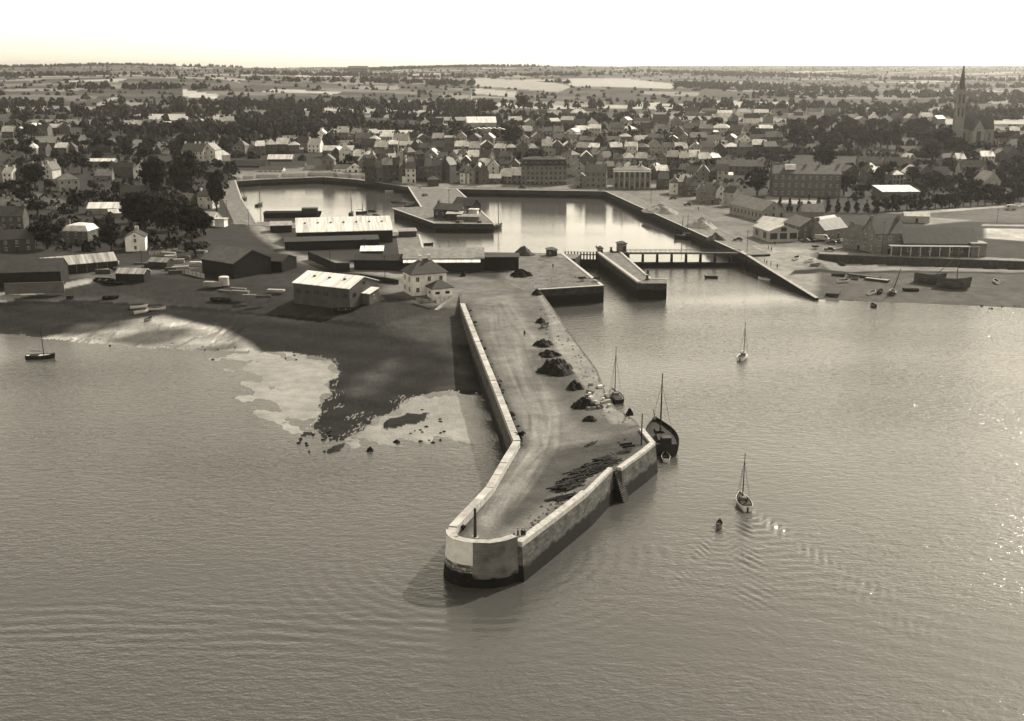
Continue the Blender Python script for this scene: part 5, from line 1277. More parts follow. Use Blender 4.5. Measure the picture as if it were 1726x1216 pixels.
# boats aground on the right foreshore
def zs(px, py):
    """height of the foreshore under a pixel"""
    for z in np.linspace(5.4, 0, 55):
        p = P(px, py, z)
        if float(near_height(np.array([p.x]), np.array([p.y]))[0][0]) >= z: return z
    return 0.
zl = zs
def aground(px, py, *a, **k): z = zs(px, py); return rowboat(px, py, *a, z=z + .18, **k)
aground(1342, 436, 60, 4.6, 1.9, HW, label='white boat drawn up on the quay edge, seen from above', roll=8)
aground(1365, 441, 35, 4.6, 1.8, HW, label='pale boat drawn up right beside the first white boat', roll=-8)
aground(1374, 448, 10, 3.6, 1.5, HG, label='small grey dinghy below the two boats on the quay edge')
aground(1418, 446, 95, 4.6, 1.8, HD, label='dark boat lying against the left end of the sea wall', roll=10)
aground(1422, 475, 15, 4.4, 1.9, HW, label='white boat on the foreshore with grey boat behind it', roll=8)
aground(1437, 470, 160, 4.0, 1.7, HG, label='grey boat on the foreshore just behind the white one', roll=-6)
aground(1470, 495, 50, 4.6, 2, HW, label='white half decked boat at the tide edge left of the leaning mast', roll=-10)
aground(1483, 493, 60, 4.2, 1.8, HD, label='dark boat tucked beside the white boat at the tide edge', roll=10)
aground(1535, 490, 175, 5.2, 1.9, HD, label='dark empty boat lying flat between leaning mast and wooden hulks')
aground(1679, 476, 80, 4.6, 2, HW, label='pale boat alone on the foreshore at the right edge', roll=6)
aground(1413, 465, 178, 4.6, 1.6, HD, label='long low dark punt on the foreshore behind the white boat', name='punt')
sailboat(1504, 494, 70, 6.6, 2.5, HD, 8.5, z=zs(1504, 494) + .1, label='dark grounded sailing boat heeling with its mast leaning right', roll=14, deck=HG, boom=False)
rowboat(1472, 517, 88, 3.4, 1.9, HD, label='stubby dark boat afloat just off the right foreshore', name='open_boat')
def barge(px, py, head, L, B, label, tone):
    p = P(px, py, zs(px, py)); o = empty('pontoon', p, R(head), label, 'pontoon')
    MB().box((0, 0, .35), (L, B, .8), 0, 0, 1.05).build('hull', mat('pontoon_timber', .06, .9, .4, 1), o)
    mb = MB()
    for i in range(int(L / .5)): mb.box((-L / 2 + .25 + i * .5, 0, .8 + .01 * (i % 2)), (.45, B, .1))
    mb.build('planks', tone_mat('wall', tone), o)
barge(1405, 496, 68, 7, 4, 'flat dark pontoon at the water edge beside the slipway end', .11)
barge(1456, 468, -40, 11, 2.4, 'long narrow plank pontoon lying diagonally on the foreshore', .15)
barge(1478, 474, -38, 8, 2.0, 'pale planked pontoon lying beside the long narrow one', .5)
def hulk(px, py, head, L, B, label, mast, lean):
    z = zs(px, py); p = P(px, py, z); o = empty('wooden_hulk', p, R(head), label, 'boat'); o.location.z = z + .7; o.rotation_euler = (R(lean), 0, R(head))
    hull_mesh(hull_rows(L, B, 2.3, 1.1, 13, .6, .35), 'hull', [mat('weathered_hull', .13, .9, .5, 1.2, streak=(.2, 1, 2.5)), mat('hulk_deck', .3, .9, .5, 1.2, streak=(.2, 3, 1))], o, .7)
    MB().box((-L * .1, 0, 1.9), (L * .22, B * .4, .5)).build('hatch', DECKD, o)
    if mast:
        for a, b_ in mast: MB().tube(a, b_, .16, .09, 7).build('mast', SPAR if a[2] > 1.65 else WOODL, o)
    for x in (-.3, 0, .3): MB().tube((x * L, -B * .62, -.9), (x * L, -B * .4, 1.2), .12).build('prop', SPAR, o)
hulk(1566, 478, -34, 10, 4.2, 'left wooden hulk aground with a pale spar leaning to the right', [((1, 0, 1.6), (7.5, 4, 9.5))], -8)
hulk(1606, 486, -22, 10.5, 4.6, 'right wooden hulk aground on props with an upright mast', [((1, 0, 1.7), (.9, 1.4, 13.5))], -6)
# boats drawn up on the left beach
for px, py, hd_, L_b, m_, lb, nm in ((234, 519, 20, 5, HW, 'white rimmed boat left in the group on the left beach', 'rowing_boat'), (239, 527, 48, 4.6, HW, 'white boat seen from above in front of the beach group', 'rowing_boat'),
    (263, 522, 12, 5.4, HW, 'dark hulled boat with white rim right in the beach group', 'rowing_boat'), (250, 540, 70, 3.4, HG, 'grey boat lowest on the left beach with cover', 'rowing_boat'),
    (176, 474, -14, 7.5, HD, 'long dark old boat beside the end of the shore road', 'old_boat'), (192, 478, -12, 7, HD, 'dark upturned old boat next to the long one at the road end', 'old_boat'),
    (186, 503, 5, 5, HD, 'broken dark hull on the bank above the beach group', 'old_boat'), (372, 507, 170, 6.5, HD, 'dark hulk on the bank below the barn', 'old_boat'), (580, 524, 12, 6.5, HD, 'dark boat at the foot of the white roofed beach shed', 'old_boat'), (118, 503, 0, 2.2, HD, 'tiny dark tub on the bank at left', 'old_boat')):
    rowboat(px, py, hd_, L_b, L_b * .36, m_, z=zl(px, py) + .2, label=lb, roll=random.uniform(-12, 12), name=nm)
# ------------------------------------------------------------------ carts, cars, van
TYRE = mat('tyre', .03, .8); CHROME = mat('chrome', .5, .2, .05, 1, .6)
CARM = [mat('car_paint_black', .02, .25, .1, 1, .6), mat('car_paint_grey', .12, .3, .1, 1, .6), mat('car_paint_cream', .5, .3, .1, 1, .6)]
def extr(mb, prof, w0, y=0, mi=0):
    n = len(prof); vs = [(x, -w0 / 2, z) for x, z in prof] + [(x, w0 / 2, z) for x, z in prof]
    return mb.add(vs, [tuple(range(n)), tuple(reversed(range(n, 2 * n)))] + [((i + 1) % n, i, n + i, n + (i + 1) % n) for i in range(n)], mi)
def car_proto(m_, van=False):
    o = empty('parked_car', (0, 0, 0))
    if van: body = [(-2.4, .45), (2.3, .45), (2.4, .9), (2.0, 1.15), (1.5, 2.1), (1.2, 2.3), (-2.2, 2.3), (-2.4, 2.1)]
    else: body = [(-2.05, .4), (2.0, .4), (2.1, .75), (1.9, .95), (.85, 1.02), (-1.5, 1.02), (-1.95, .85)]
    b = extr(MB(), body, 1.6 if not van else 1.9).build('body', m_, o); bv = b.modifiers.new('b', 'BEVEL'); bv.width = .12; bv.segments = 2
    if not van:
        c = extr(MB(), [(-1.45, 1.0), (.75, 1.0), (.25, 1.5), (-.2, 1.56), (-.9, 1.52)], 1.36).build('cabin', m_, o); bv = c.modifiers.new('b', 'BEVEL'); bv.width = .1; bv.segments = 2
        extr(MB(), [(-1.0, 1.1), (.5, 1.1), (.15, 1.42), (-.75, 1.42)], 1.385).build('side_window', PANE, c)
        MB().add([(.76, -.58, 1.06), (.76, .58, 1.06), (.34, .5, 1.46), (.34, -.5, 1.46)], [(0, 1, 2, 3)]).build('windscreen', PANE, c)
        for s_ in (-1, 1):
            for x in (1.3, -1.25): MB().tube((x, s_ * .55, .55), (x, s_ * .86, .55), .46, .4, 10).build('mudguard', m_, o)
    else:
        extr(MB(), [(.9, 1.35), (1.78, 1.35), (1.5, 2.0), (.9, 2.0)], 1.93).build('side_window', PANE, o)
    for x in (1.3, -1.25):
        for s_ in (-1, 1):
            wh = MB().tube((x, s_ * .66, .33), (x, s_ * (.84 if not van else .99), .33), .33, n=14).build('wheel', TYRE, o)
            MB().tube((x, s_ * .8, .33), (x, s_ * (.87 if not van else 1.01), .33), .16, n=10).build('hubcap', CHROME, wh)
    for s_ in (-1, 1): MB().tube((1.98, s_ * .5, .78), (2.14, s_ * .5, .78), .13, n=8).build('headlight', CHROME, o)
    MB().box((2.16, 0, .5), (.1, 1.6, .14)).build('bumper', CHROME, o)
    return o
def copy_tree(o, parent=None):
    c = o.copy(); COL.objects.link(c); c.parent = parent
    for ch_ in list(o.children): copy_tree(ch_, c)
    return c
pro = {}
for px, py, hd_, k_, lb in ((1340, 405, 10, 0, 'black car parked leftmost in front of the garage'), (1357, 408, 150, 1, 'grey rounded car parked second in front of the workshop'), (1371, 407, 95, 0, 'black car parked beside the light van'),
    (1401, 411, 170, 0, 'black car parked at the cottage wall right of the van'), (1398, 423, 165, 0, 'black car parked nearest the sea wall'), (1244, 406, 170, 0, 'lone black car driving beside the right basin quay'), (1134, 336, 5, 0, 'dark car far up the quay street'),
    (1159, 347, 175, 0, 'dark car halfway along the quay street'), (1416, 409, 100, 1, 'grey car at the corner of the stone house wing'), (735, 303, 5, 0, 'dark car on the far quay by the terrace'), (880, 318, 0, 0, 'dark car parked before the hotel left end'), (975, 318, 0, 0, 'dark car parked before the hotel right end'), (716, 331, 60, 0, 'dark car on the tongue pier')):
    if k_ not in pro: pro[k_] = o = car_proto(CARM[k_])
    else: o = copy_tree(pro[k_])
    o.location = P(px, py, 5.45); o.rotation_euler = (0, 0, R(hd_)); tag(o, lb, 'car', 'old cars on the quays')
v = car_proto(CARM[2], True); v.name = 'van'; v.location = P(1385, 406, 5.45); v.rotation_euler = (0, 0, R(-20)); v.scale = (1.25, 1.15, 1.1); tag(v, 'light bus like van parked among the black cars', 'van')
v2 = copy_tree(v); v2.location = P(1703, 354, 5.45); v2.rotation_euler = (0, 0, R(178)); tag(v2, 'cream van parked alone beside the field at the right edge', 'van')
def cart(px, py, rz, label, z=5.45):
    p = P(px, py, z); o = empty('cart', p, R(rz), label, 'cart')
    mb = MB().box((0, 0, .9), (2.6, 1.3, .1))
    for s_ in (-1, 1): mb.box((0, s_ * .62, 1.12), (2.6, .06, .4))
    mb.build('bed', WOOD, o)
    for s_ in (-1, 1):
        w_ = MB()
        for i in range(12):
            a0, a1 = i * math.pi / 6, (i + 1) * math.pi / 6
            w_.tube((.6 * math.cos(a0), s_ * .8, .62 + .6 * math.sin(a0)), (.6 * math.cos(a1), s_ * .8, .62 + .6 * math.sin(a1)), .05, n=5)
        for i in range(4): a0 = i * math.pi / 4; w_.tube((-.6 * math.cos(a0), s_ * .8, .62 - .6 * math.sin(a0)), (.6 * math.cos(a0), s_ * .8, .62 + .6 * math.sin(a0)), .03, n=4)
        w_.build('wheel', WOOD, o); MB().tube((1.2, s_ * .45, .9), (3, s_ * .4, .75), .05).build('shaft', WOOD, o)
cart(1057, 760, 20, 'two wheeled cart standing near the mole elbow'); cart(1374, 420, 5, 'dark loaded cart standing apart from the parked cars'); cart(918, 552, 60, 'dark cart on the paved slope near the lock quay')
cart(981, 474, 10, 'dark cart at the water corner of the lock quay'); cart(1006, 475, -20, 'small dark cart at the very tip of the lock quay')
# ------------------------------------------------------------------ heaps, timber, poles, huts
def heap(px, py, w_, d_, h_, m_, label, cat, name, seed=1, z=5.45, rz=0):
    r = random.Random(seed); p = P(px, py, z); o = empty(name, p, R(rz), label, cat); mb = MB(); n, m = 40, 15; vs = []; lump = .5 if m_ is SAND or m_ is GRAV else 1.0
    for i in range(m):
        q = i / (m - 1)
        for j in range(n):
            a = j * 2 * math.pi / n; k = (1 + .16 * math.sin(3 * a + seed) + .1 * math.sin(5 * a + 2 * seed)); rr_ = (1 - q) * k
            kx, ky = rr_ * math.cos(a) * 4 + seed, rr_ * math.sin(a) * 4; z_ = lump * .16 * h_ * (math.sin(kx * 1.7 + ky) * math.sin(ky * 2.1 - kx * .6) + .6 * math.sin(kx * 4.1) * math.sin(ky * 3.7 + seed)) * min(1, q * 4) + h_ * (1 - (1 - q) ** (1.9 if m_ is COAL or m_ is WEED else 1.15)) * (1 + .12 * math.sin(4 * a + seed + q * 4)) + r.uniform(-.05, .05) * h_ * lump - (.12 if i == 0 else 0)
            vs.append((w_ / 2 * rr_ * math.cos(a) + r.uniform(-.05, .05), d_ / 2 * rr_ * math.sin(a) + r.uniform(-.05, .05), z_))
    mb.add(vs, [(i * n + j, i * n + (j + 1) % n, (i + 1) * n + (j + 1) % n, (i + 1) * n + j) for i in range(m - 1) for j in range(n)])
    mb.build('pile', m_, o); return o
SAND = mat('pale_sand', .42, .95, .15, .5, .1); GRAV = mat('gravel', .16, .95, .35, 2, .1); COAL = mat('coal', .02, .8, .5, 3, .3); WEED = mat('heaped_seaweed', .03, .9, .5, 2.5, .1, .6)
heap(1114, 357, 24, 16, 3.6, SAND, 'large pale sand heap on the right quay edge', 'heap', 'sand_heap', 1, rz=-70); heap(1182, 383, 17, 13, 3.8, SAND, 'second pale sand heap with shaded side on the right quay', 'heap', 'sand_heap', 2, rz=-60)
heap(1206, 404, 8, 8, 2.6, GRAV, 'small grey gravel cone on the right quay', 'heap', 'gravel_heap', 3); heap(883, 430, 9, 7, 3.2, GRAV, 'grey gravel cone behind the lock quay', 'heap', 'gravel_heap', 4)
heap(939, 626, 8.6, 9, 2.7, COAL, 'largest black coal heap on the mole', 'heap', 'coal_heap', 5)
heap(916, 583, 5, 4.4, 1.5, COAL, 'black heap first of the line above the largest coal heap', 'heap', 'coal_heap', 6); heap(926, 600, 5.4, 4, 1.3, COAL, 'low black heap touching the back of the largest coal heap', 'heap', 'coal_heap', 7)
heap(968, 655, 3.8, 3.8, 1.5, COAL, 'small black heap just below the largest coal heap', 'heap', 'coal_heap', 8); heap(984, 686, 5.6, 3.8, 1.8, COAL, 'black heap with pale boards halfway to the mole elbow', 'heap', 'coal_heap', 9)
heap(994, 709, 3.2, 2.4, .9, COAL, 'lowest flat black heap nearest the mole elbow', 'heap', 'coal_heap', 10); heap(912, 544, 3, 3, 1.2, COAL, 'little black heap at the top of the mole line', 'heap', 'coal_heap', 11)
heap(906, 497, 3.2, 3.2, 1.6, COAL, 'black heap tucked in the corner of the lock quay', 'heap', 'coal_heap', 12); heap(878, 466, 7, 5, 2.2, WEED, 'dark heap of stores in the middle of the lock quay', 'heap', 'stores_heap', 13)
heap(780, 466, 1.8, 1.6, 1.6, COAL, 'small black stack in front of the grey quay shed', 'heap', 'coal_heap', 14)
heap(1061, 699, 1.6, 1.4, 1.2, COAL, 'small dark lump at the low corner beside the paved slope', 'heap', 'coal_heap', 15)
heap(624, 760, 1.5, 1.2, .7, COAL, 'dark boulder standing alone in shallow water left of the mole', 'rock', 'rock', 16, 0); heap(669, 746, 1.6, 1.2, .5, COAL, 'flat dark rock at the foot of the wet sand bank', 'rock', 'rock', 17, 0)
r_ = random.Random(5)
for i in range(80):
    px, py = r_.choice([(r_.uniform(500, 575), r_.uniform(728, 762)), (r_.uniform(330, 520), r_.uniform(566, 606)), (r_.uniform(690, 752), r_.uniform(690, 748)), (r_.uniform(1640, 1726), r_.uniform(494, 522)), (r_.uniform(80, 330), r_.uniform(545, 585))])
    heap(px, py, r_.uniform(.3, 1.0), r_.uniform(.3, .7), r_.uniform(.1, .22), COAL, 'small weedy stone on the wet foreshore', 'rock', 'rock', 20 + i, .12).__setitem__('group', 'scattered weedy stones on the foreshore')
def bush(px, py, w_, h_, label, z=5.43): 
    p = P(px, py, z); o = tree(p, h_ / .72, w_, CROWN_MID, label, None, 'bush'); o['category'] = 'bush'; o.location.z = z - .28 * h_ / .72; return o
bush(874, 742, 3.2, 2.2, 'dark bush in the inner angle of the mole kink'); bush(779, 892, 1.6, .9, 'low tuft at the inner foot of the mole head wall')
r_ = random.Random(8)
gp_ = []
for i in range(60):
    t = r_.random(); ln = [(780, 514), (806, 577), (838, 655), (874, 742), (826, 822), (768, 888)]
    seg = min(4, int(t * 5)); f = t * 5 - seg; q = lerp2(ln[seg], ln[seg + 1], f); p = P(q[0] + r_.uniform(2, 9), q[1], 5.43); gp_.append((p.x, p.y, 5.4, r_.uniform(.25, .6)))
gp_ = np.array(gp_); blobs('grass_tufts', gp_[:, :3], gp_[:, 3], gp_[:, 3] * .8, 3, 14)
# timber and brushwood on the mole
def timber(px, py, L, n, sp, rz, m_, label, name='timber_pile', z=5.45, h=.35, seed=0, cat='timber'):
    r = random.Random(seed); p = P(px, py, z); o = empty(name, p, R(rz), label, cat); mb = MB()
    for i in range(n):
        x, y = r.gauss(0, sp[0] / 2.4), r.gauss(0, sp[1] / 2.4); a = r.gauss(.15, .16); l2 = L * r.uniform(.5, 1) / 2; zz = r.uniform(.08, h) * max(.15, 1 - (x / sp[0]) ** 2 - (y / sp[1]) ** 2)
        mb.tube((x - l2 * math.cos(a), y - l2 * math.sin(a), zz), (x + l2 * math.cos(a), y + l2 * math.sin(a), zz + r.uniform(-.08, .1)), .13, .1, 5)
    mb.build('poles', m_, o)
for i, (x, y) in enumerate(((1018, 779), (1000, 790), (984, 800), (968, 811), (953, 822))):
    timber(x, y, 3.2, 60, (2.5, 1.8), 30, WOOD, 'heap of dark poles, %s from the stairs end of the pole row' % ORD[i], seed=i, h=.9)
timber(951, 840, 3.2, 44, (3.2, 1), 20, WOOD, 'separate flat heap of dark poles nearest the mole head', seed=9, h=.4); timber(995, 750, 2.6, 6, (1.6, .6), 40, WOOD, 'few loose dark poles lying in the middle of the mole', seed=11)
for i, (x, y) in enumerate(((1030, 776), (1036, 781))):
    p = P(x, y, 5.45); MBt = empty('wheel_rim', p, R(30 * i), 'loose %s hoop lying at the end of the pole row' % ('pale', 'dark')[i], 'hoop'); q = MB()
    for j in range(14): a0, a1 = j * .4488, (j + 1) * .4488; q.tube((.7 * math.cos(a0), .7 * math.sin(a0), .15), (.7 * math.cos(a1), .7 * math.sin(a1), .15), .09, n=5)
    q.build('rim', [HG, WOOD][i], MBt)
r_ = random.Random(3)
for i in range(22):
    q = P(r_.uniform(985, 1030), r_.uniform(648, 692), 5.45); t_n = r_.choice([.45, .6, .68, .3])
    o = empty('stone_block', q, r_.random(), 'cut stone block lying at the low end of the paved slope', 'stone block', 'cut stone blocks on the paved slope')
    MB().box((0, 0, .28), (r_.uniform(.6, 1.5), r_.uniform(.5, .9), .5), 0, 0, .95).build('block', tone_mat('wall', t_n), o)
r_ = random.Random(4)
for i in range(34):
    x, y = r_.choice([(r_.uniform(245, 330), r_.uniform(415, 462)), (r_.uniform(250, 345), r_.uniform(425, 455)), (r_.uniform(150, 245), r_.uniform(442, 462)), (r_.uniform(330, 500), r_.uniform(482, 505))])
    t_n = r_.choice([.15, .27, .45, .55]); q = P(x, y, 5.4); o = empty('timber_stack', q, r_.uniform(-.5, .5), 'stack of sawn planks in the left timber yard', 'timber stack', 'plank stacks in the left timber yard')
    mb = MB(); w_, l_ = r_.uniform(1, 2), r_.uniform(3, 6)
    for k in range(r_.randint(2, 5)): mb.box((r_.uniform(-.1, .1), 0, .15 + k * .3), (l_, w_, .24), r_.uniform(-.05, .05))
    mb.build('planks', tone_mat('wall', t_n), o)
p = P(378, 481, 5.4); o = empty('tank', p, 0, 'pale cylindrical tank standing below the grey roofed barn', 'tank')
MB().tube((0, 0, 0), (0, 0, 2.6), 1.6, n=24).build('shell', tone_mat('wall', .55), o); MB().tube((0, 0, 2.6), (0, 0, 2.85), 1.68, 1.5, n=24).build('lid', tone_mat('wall', .68), o)
def fence(pts, h, label, tone=.05, z=5.4):
    ps = [P(a, b, z) for a, b in pts]; o = empty('fence', ps[0], 0, label, 'fence'); mb = MB(); pm = MB()
    for a, b in zip(ps[:-1], ps[1:]):
        a = a - ps[0]; b = b - ps[0]; d = b - a; n = max(1, int(d.length / 2.4)); an = math.atan2(d.y, d.x)
        for i in range(n): c = a + d * ((i + .5) / n); mb.box((c.x, c.y, h / 2), (d.length / n - .05, .08, h * random.uniform(.92, 1.04)), an); q = a + d * (i / n); pm.box((q.x, q.y, h * .53), (.16, .16, h * 1.08), an)
    mb.build('boards', tone_mat('wall', tone), o); pm.build('posts', WOOD, o)
fence([(520, 438), (566, 458), (590, 458)], 3, 'dark board fence along the road behind the beach shed'); fence([(608, 470), (672, 480)], 1.6, 'low dark fence between beach shed and villa')
fence([(700, 507), (735, 512), (762, 502)], .9, 'low garden fence in front of the white villa', .35); fence([(312, 462), (345, 470)], 1.6, 'pale plank fence left of the grey roofed barn', .45); fence([(250, 431), (300, 424)], 1.4, 'pale yard fence right of the white gabled house', .45)
fence([(-20, 345), (118, 356)], 1.6, 'white garden wall below the meadow at left', .45); fence([(15, 246), (146, 243)], 1.8, 'pale wall along the foot of the meadow at left', .35, 6.0)
p = P(733, 528, 4.6); o = empty('garden_steps', P(757, 503, 5.3), 0, 'pale stone ramp descending from the villa to the beach', 'steps'); a = P(735, 523, 3.9) - P(757, 503, 5.3); mb = MB()
for i in range(14): mb.box((a.x * i / 14, a.y * i / 14, a.z * i / 14 - 1), (1.4, 1.2, 2.0), math.atan2(a.y, a.x))
mb.build('steps', tone_mat('wall', .45), o)
def pole(px, py, h, label, arms=True, r=.11, z=5.4, name='telegraph_pole', cat='pole'):
    p = P(px, py, z); o = empty(name, p, 0, label, cat); MB().tube((0, 0, -.2), (0, 0, h), r, r * .7, 8).build('post', WOOD, o)
    if arms: MB().box((0, 0, h - .5), (1.3, .1, .12)).build('crossarm', WOOD, o)
    return o
for px, py, h, lb in ((1259, 425, 8.5, 'tall dark post on the quay edge above the slipway'), (1097, 343, 8, 'thin pole on the far end of the right quay'), (615, 438, 8, 'thin pole beside the road behind the quay sheds'), (557, 452, 8, 'thin pole on the road left of the beach shed'), (649, 470, 8, 'thin pole on the road left of the villa'),
    (420, 387, 9, 'tall thin pole at the bend of the left road'), (383, 366, 8, 'thin pole beside the dark clump at the road'), (757, 426, 9, 'thin pole behind the grey quay shed'), (903, 312, 8, 'thin pole on the quay before the hotel'), (1474, 392, 9, 'dark pole in front of the stone house wing'), (1680, 378, 7, 'thin pole in the field at the right edge'), (240, 455, 7, 'thin pole in the timber yard')):
    pole(px, py, h, lb)
pole(1486, 432, 13, 'pale flagpole with crosstree in front of the stone harbour house', True, .09, 5.4, 'flagpole', 'flagpole'); pole(1159, 388, 7, 'thin mast like post on the quay beside the fishing boat', False)
o = pole(1081, 750, 6.2, 'slim dark post standing at the mole elbow', False, .14, 5.45, 'beacon_post', 'post')
p = P(801, 908, 5.45); o = empty('beacon', p, 0, 'short thick dark beacon column on the mole head', 'beacon'); MB().tube((0, 0, 0), (0, 0, 4.6), .26, .2, 12).build('column', IRON, o); MB().tube((0, 0, 4.6), (0, 0, 4.95), .26, .1, 12).build('cap', IRON, o); MB().box((0, 0, .15), (.9, .9, .3)).build('base', PALE, o)
def hut(px, py, s_, h, label, wall, rt, z=5.5):
    house(px, py, w=s_, d=s_, h=h, rh=1.0, rot=8, roof='hip', wall=wall, rt=rt, chim=0, win=(1, 2, .9, .7), label=label, cat='hut', name='lock_hut', flatz=z, door=True)
hut(1049, 424, 3.2, 2.9, 'little square lock keeper hut at the bridge end', .3, .05); hut(931, 432, 3.6, 2.3, 'low dark hut at the head of the lock quay', .08, .15); hut(1012, 426, 1.8, 1.5, 'small dark winch box on the lock island', .06, .05)
for px, py, lb in ((1091, 472, 'dark bollard machine at the outer end of the lock island'), (1092, 462, 'dark capstan on the lock island right edge'), (1030, 424, 'dark winch beside the lock keeper hut')):
    p = P(px, py, 5.4); o = empty('capstan', p, 0, lb, 'capstan'); MB().tube((0, 0, 0), (0, 0, .3), .8, n=14).build('base', IRON, o); MB().tube((0, 0, .3), (0, 0, 1.3), .45, .35, n=14).build('drum', IRON, o); MB().tube((0, 0, 1.3), (0, 0, 1.6), .55, n=14).build('head', IRON, o)
pos = []; r_ = random.Random(12)
for i in range(420):
    k_ = r_.random()
    if k_ < .45: t = r_.random(); q = lerp2((915, 520), (1050, 715), t); q = (q[0] + r_.uniform(-26, 14), q[1] + r_.uniform(-8, 8))
    elif k_ < .75: t = r_.random(); q = lerp2((1075, 745), (890, 905), t); q = (q[0] - r_.uniform(4, 30), q[1] + r_.uniform(-6, 4))
    else: q = (r_.uniform(865, 1000), r_.uniform(455, 486))
    p = P(q[0], q[1], 5.43); pos.append((p.x, p.y, 5.4, r_.choice([.08, .12, .2, .3])))
pos = np.array(pos); blobs('rubble', pos[:, :3], pos[:, 3], pos[:, 3] * .8, 4, 12, mat('rubble', .09, .95, .5, 3))
# buildings on the tongue
house(779, 358, w=12, d=7, h=3.6, rh=3, rot=-38, wall=.08, rt=.15, chim=0, label='steep gabled dark shed at the back of the tongue pier', cat='shed', name='shed', flatz=5.5)
house(797, 364, w=4, d=4, h=2.6, rh=.4, rot=-10, roof='flat', wall=.7, rt=.7, chim=0, label='small white box hut beside the steep shed on the tongue pier', cat='hut', name='hut', flatz=5.5)
house(752, 369, w=13, d=9, h=4.2, rh=2.2, rot=-24, wall=.11, rt=.11, chim=1, win=(1, 4), label='dark workshop with grey roof in the middle of the tongue pier', cat='workshop', name='workshop', flatz=5.5)
house(789, 374, w=10, d=4.5, h=2.2, rh=.5, rot=-6, roof='mono', wall=.2, rt=.35, chim=0, label='low pale flat shed at the tip of the tongue pier', cat='shed', name='shed', flatz=5.5)
house(765, 372, w=7, d=5, h=3, rh=.5, rot=-8, roof='mono', wall=.08, rt=.45, chim=0, label='small shed with pale lid roof on the tongue pier', cat='shed', name='shed', flatz=5.5)
house(731, 315, w=6, d=6, h=4, rh=2, rot=10, roof='hip', wall=.11, rt=.11, chim=0, label='square dark toll hut at the root of the tongue pier', cat='hut', name='hut', flatz=5.5)
pole(757, 350, 9, 'thin derrick pole among the sheds of the tongue pier', True, .14, 5.5)
timber(742, 372, 3, 20, (3, 1), 10, WOODL, 'pile of boards before the workshop on the tongue pier', z=5.5, seed=33, h=.8)
for k_, (x, y) in enumerate(((771, 377), (778, 377), (808, 377))):
    o = empty('crate', P(x, y, 5.5), .3 * k_, '%s crate on the front edge of the tongue pier' % ('dark leftmost', 'pale middle', 'dark rightmost')[k_], 'crate'); MB().box((0, 0, .6), (1.5, 1.2, 1.2)).build('box', tone_mat('wall', (.08, .45, .11)[k_]), o); MB().box((0, 0, 1.24), (1.6, 1.3, .08)).build('lid', WOODL, o)
heap(785, 366, 8, 5, 2, GRAV, 'grey heap behind the flat shed on the tongue pier', 'heap', 'gravel_heap', 31)
# ------------------------------------------------------------------ people
def person_mat():
    m = bpy.data.materials.new('clothed_figure'); m.use_nodes = True; nt = m.node_tree; b = nt.nodes['Principled BSDF']; b.inputs['Roughness'].default_value = .9
    tc = nt.nodes.new('ShaderNodeTexCoord'); sx = nt.nodes.new('ShaderNodeSeparateXYZ'); cr = nt.nodes.new('ShaderNodeValToRGB'); oi = nt.nodes.new('ShaderNodeObjectInfo')
    nt.links.new(tc.outputs['Object'], sx.inputs[0]); dv = nt.nodes.new('ShaderNodeMath'); dv.operation = 'DIVIDE'; dv.inputs[1].default_value = 2.0; nt.links.new(sx.outputs[2], dv.inputs[0]); nt.links.new(dv.outputs[0], cr.inputs[0])
    el = cr.color_ramp; el.interpolation = 'CONSTANT'; el.elements[0].position = 0; el.elements[0].color = col(.02); el.elements[1].position = .05; el.elements[1].color = col(.06)
    e = el.elements.new(.475); e.color = col(.03); e = el.elements.new(.745); e.color = col(.4)
    nt.links.new(cr.outputs[0], b.inputs['Base Color']); return m
PM = person_mat(); HAIR = mat('hair', .03, .8); SKIN = mat('skin', .4, .7)
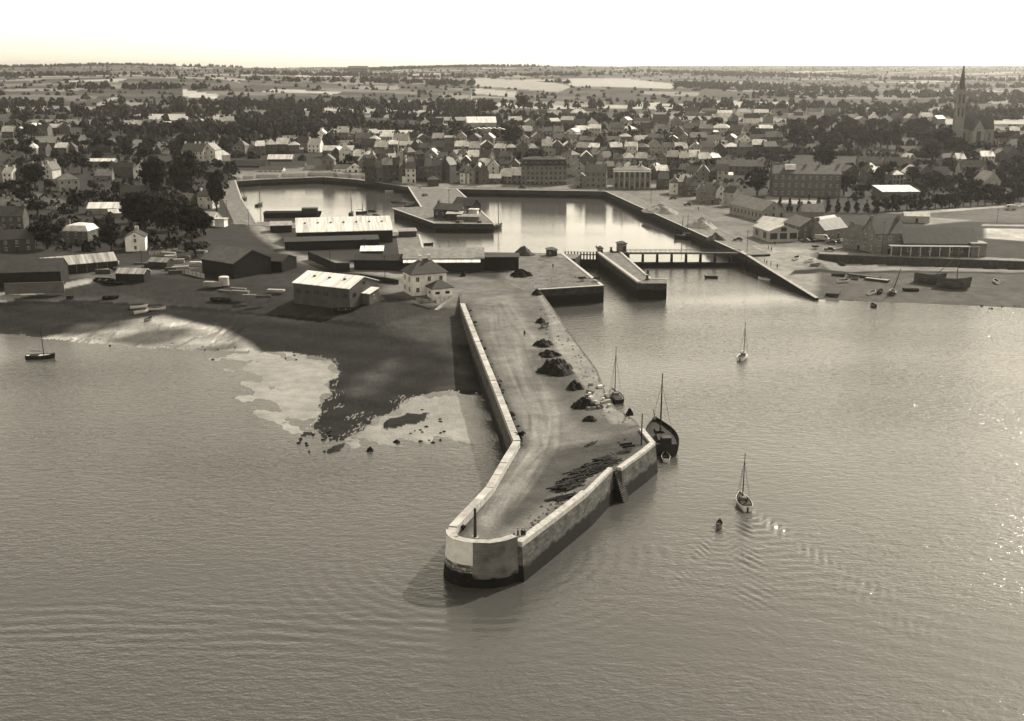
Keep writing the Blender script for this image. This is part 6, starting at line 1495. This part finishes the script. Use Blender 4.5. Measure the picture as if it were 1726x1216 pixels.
def person_proto(stride, armswing):
    root = empty('person', (0, 0, 0))
    v = [(0, 0, .96), (0, 0, 1.15), (0, .01, 1.36), (0, 0, 1.47), (0, -.02, 1.56), (0, -.03, 1.66), (0, -.01, 1.74)]; r = [.15, .135, .16, .06, .085, .095, .06]; e = [(i, i + 1) for i in range(6)]
    for s_ in (-1, 1):
        k = len(v); st = stride * s_
        v += [(s_ * .1, 0, .9), (s_ * .11, -st * .5 - .02, .5), (s_ * .11, -st * .8 + .05, .09), (s_ * .12, -st * .8 - .13, .04)]; r += [.105, .075, .05, .045]; e += [(0, k), (k, k + 1), (k + 1, k + 2), (k + 2, k + 3)]
        k = len(v); sw = armswing * s_
        v += [(s_ * .2, 0, 1.4), (s_ * .25, sw * .4 + .03, 1.12), (s_ * .25, sw - .06, .9), (s_ * .245, sw - .08, .83)]; r += [.065, .05, .036, .033]; e += [(2, k), (k, k + 1), (k + 1, k + 2), (k + 2, k + 3)]
        h_ = k + 3
        for f in range(4):
            j = len(v); y = sw - .115 + f * .022; l_ = (.07, .085, .09, .075)[f]
            v += [(s_ * .245, y, .78), (s_ * .235, y - .008, .78 - l_ * .5), (s_ * .22, y - .012, .78 - l_)]; r += [.011, .009, .007]; e += [(h_, j), (j, j + 1), (j + 1, j + 2)]
        j = len(v); v += [(s_ * .235, sw - .13, .82), (s_ * .225, sw - .15, .77)]; r += [.012, .008]; e += [(h_, j), (j, j + 1)]
    me = bpy.data.meshes.new('body'); me.from_pydata(v, e, []); me.materials.append(PM); o = link(bpy.data.objects.new('body', me), root)
    o.modifiers.new('skin', 'SKIN'); sl = me.skin_vertices[0].data
    for i, q in enumerate(r): sl[i].radius = (q, q)
    sl[0].use_root = True
    s2 = o.modifiers.new('sub', 'SUBSURF'); s2.levels = 1; s2.render_levels = 1
    MB().tube((0, 0, 1.69), (0, .0, 1.79), .1, .07, 10).build('hair', HAIR, root); 
    mb = MB().box((0, -.125, 1.63), (.03, .05, .045)); mb.build('nose', SKIN, root)
    return root
pr = [person_proto(.0, .0), person_proto(.28, .16)]
first = [True, True]
for px, py, k_, rz, sc_, lb, z in ((884, 910, 0, 200, 1, 'person in dark clothes standing rightmost on the mole head', 5.45), (880, 909, 0, 150, .98, 'person in dark clothes close beside the rightmost on the mole head', 5.45), (873, 909, 1, 60, .98, 'person standing left of the pair on the mole head', 5.45), (866, 910, 0, 30, .7, 'small figure of a child by the mole head parapet', 5.45),
    (884, 568, 1, 10, 1.05, 'person walking alone in the middle of the mole', 5.45), (932, 453, 0, 0, 1.05, 'person standing alone on the lock quay', 5.46), (1295, 421, 1, 90, 1, 'person left of the pair on the quay square', 5.45), (1300, 424, 0, 20, 1.05, 'person right of the pair on the quay square', 5.45), (1306, 414, 0, 0, 1, 'person behind the pair on the quay square', 5.45),
    (1177, 355, 0, 0, 1.05, 'person standing far up the right quay street', 5.45), (1288, 444, 0, 60, 1, 'person sitting group leader at the slipway wall top', 4.3), (1292, 447, 1, 20, 1, 'person beside the slipway wall, second of the three', 4.1), (1299, 449, 0, 100, 1, 'person lowest of the three at the slipway wall', 3.9), (1310, 453, 0, 0, 1, 'person standing apart below the three at the slipway', 3.5),
    (1005, 421, 0, 0, 1, 'person standing on the lock gate end', 5.4), (708, 318, 1, 40, 1, 'person walking at the root of the tongue pier', 5.5)):
    if first[k_]: o = pr[k_]; first[k_] = False
    else: o = copy_tree(pr[k_])
    o.location = P(px, py, z); o.rotation_euler = (0, 0, R(rz)); o.scale = (sc_,) * 3; tag(o, lb, 'person')
# the helmsman in the sailing boat
o = copy_tree(pr[0]); o.location = Vector(sb.location) + Vector((.2, -1.4, .45)); o.scale = (.85,) * 3; o['label'] = 'helmsman standing in the white sailing boat under way'
bpy.context.view_layer.update()
print('objects', len(bpy.data.objects))
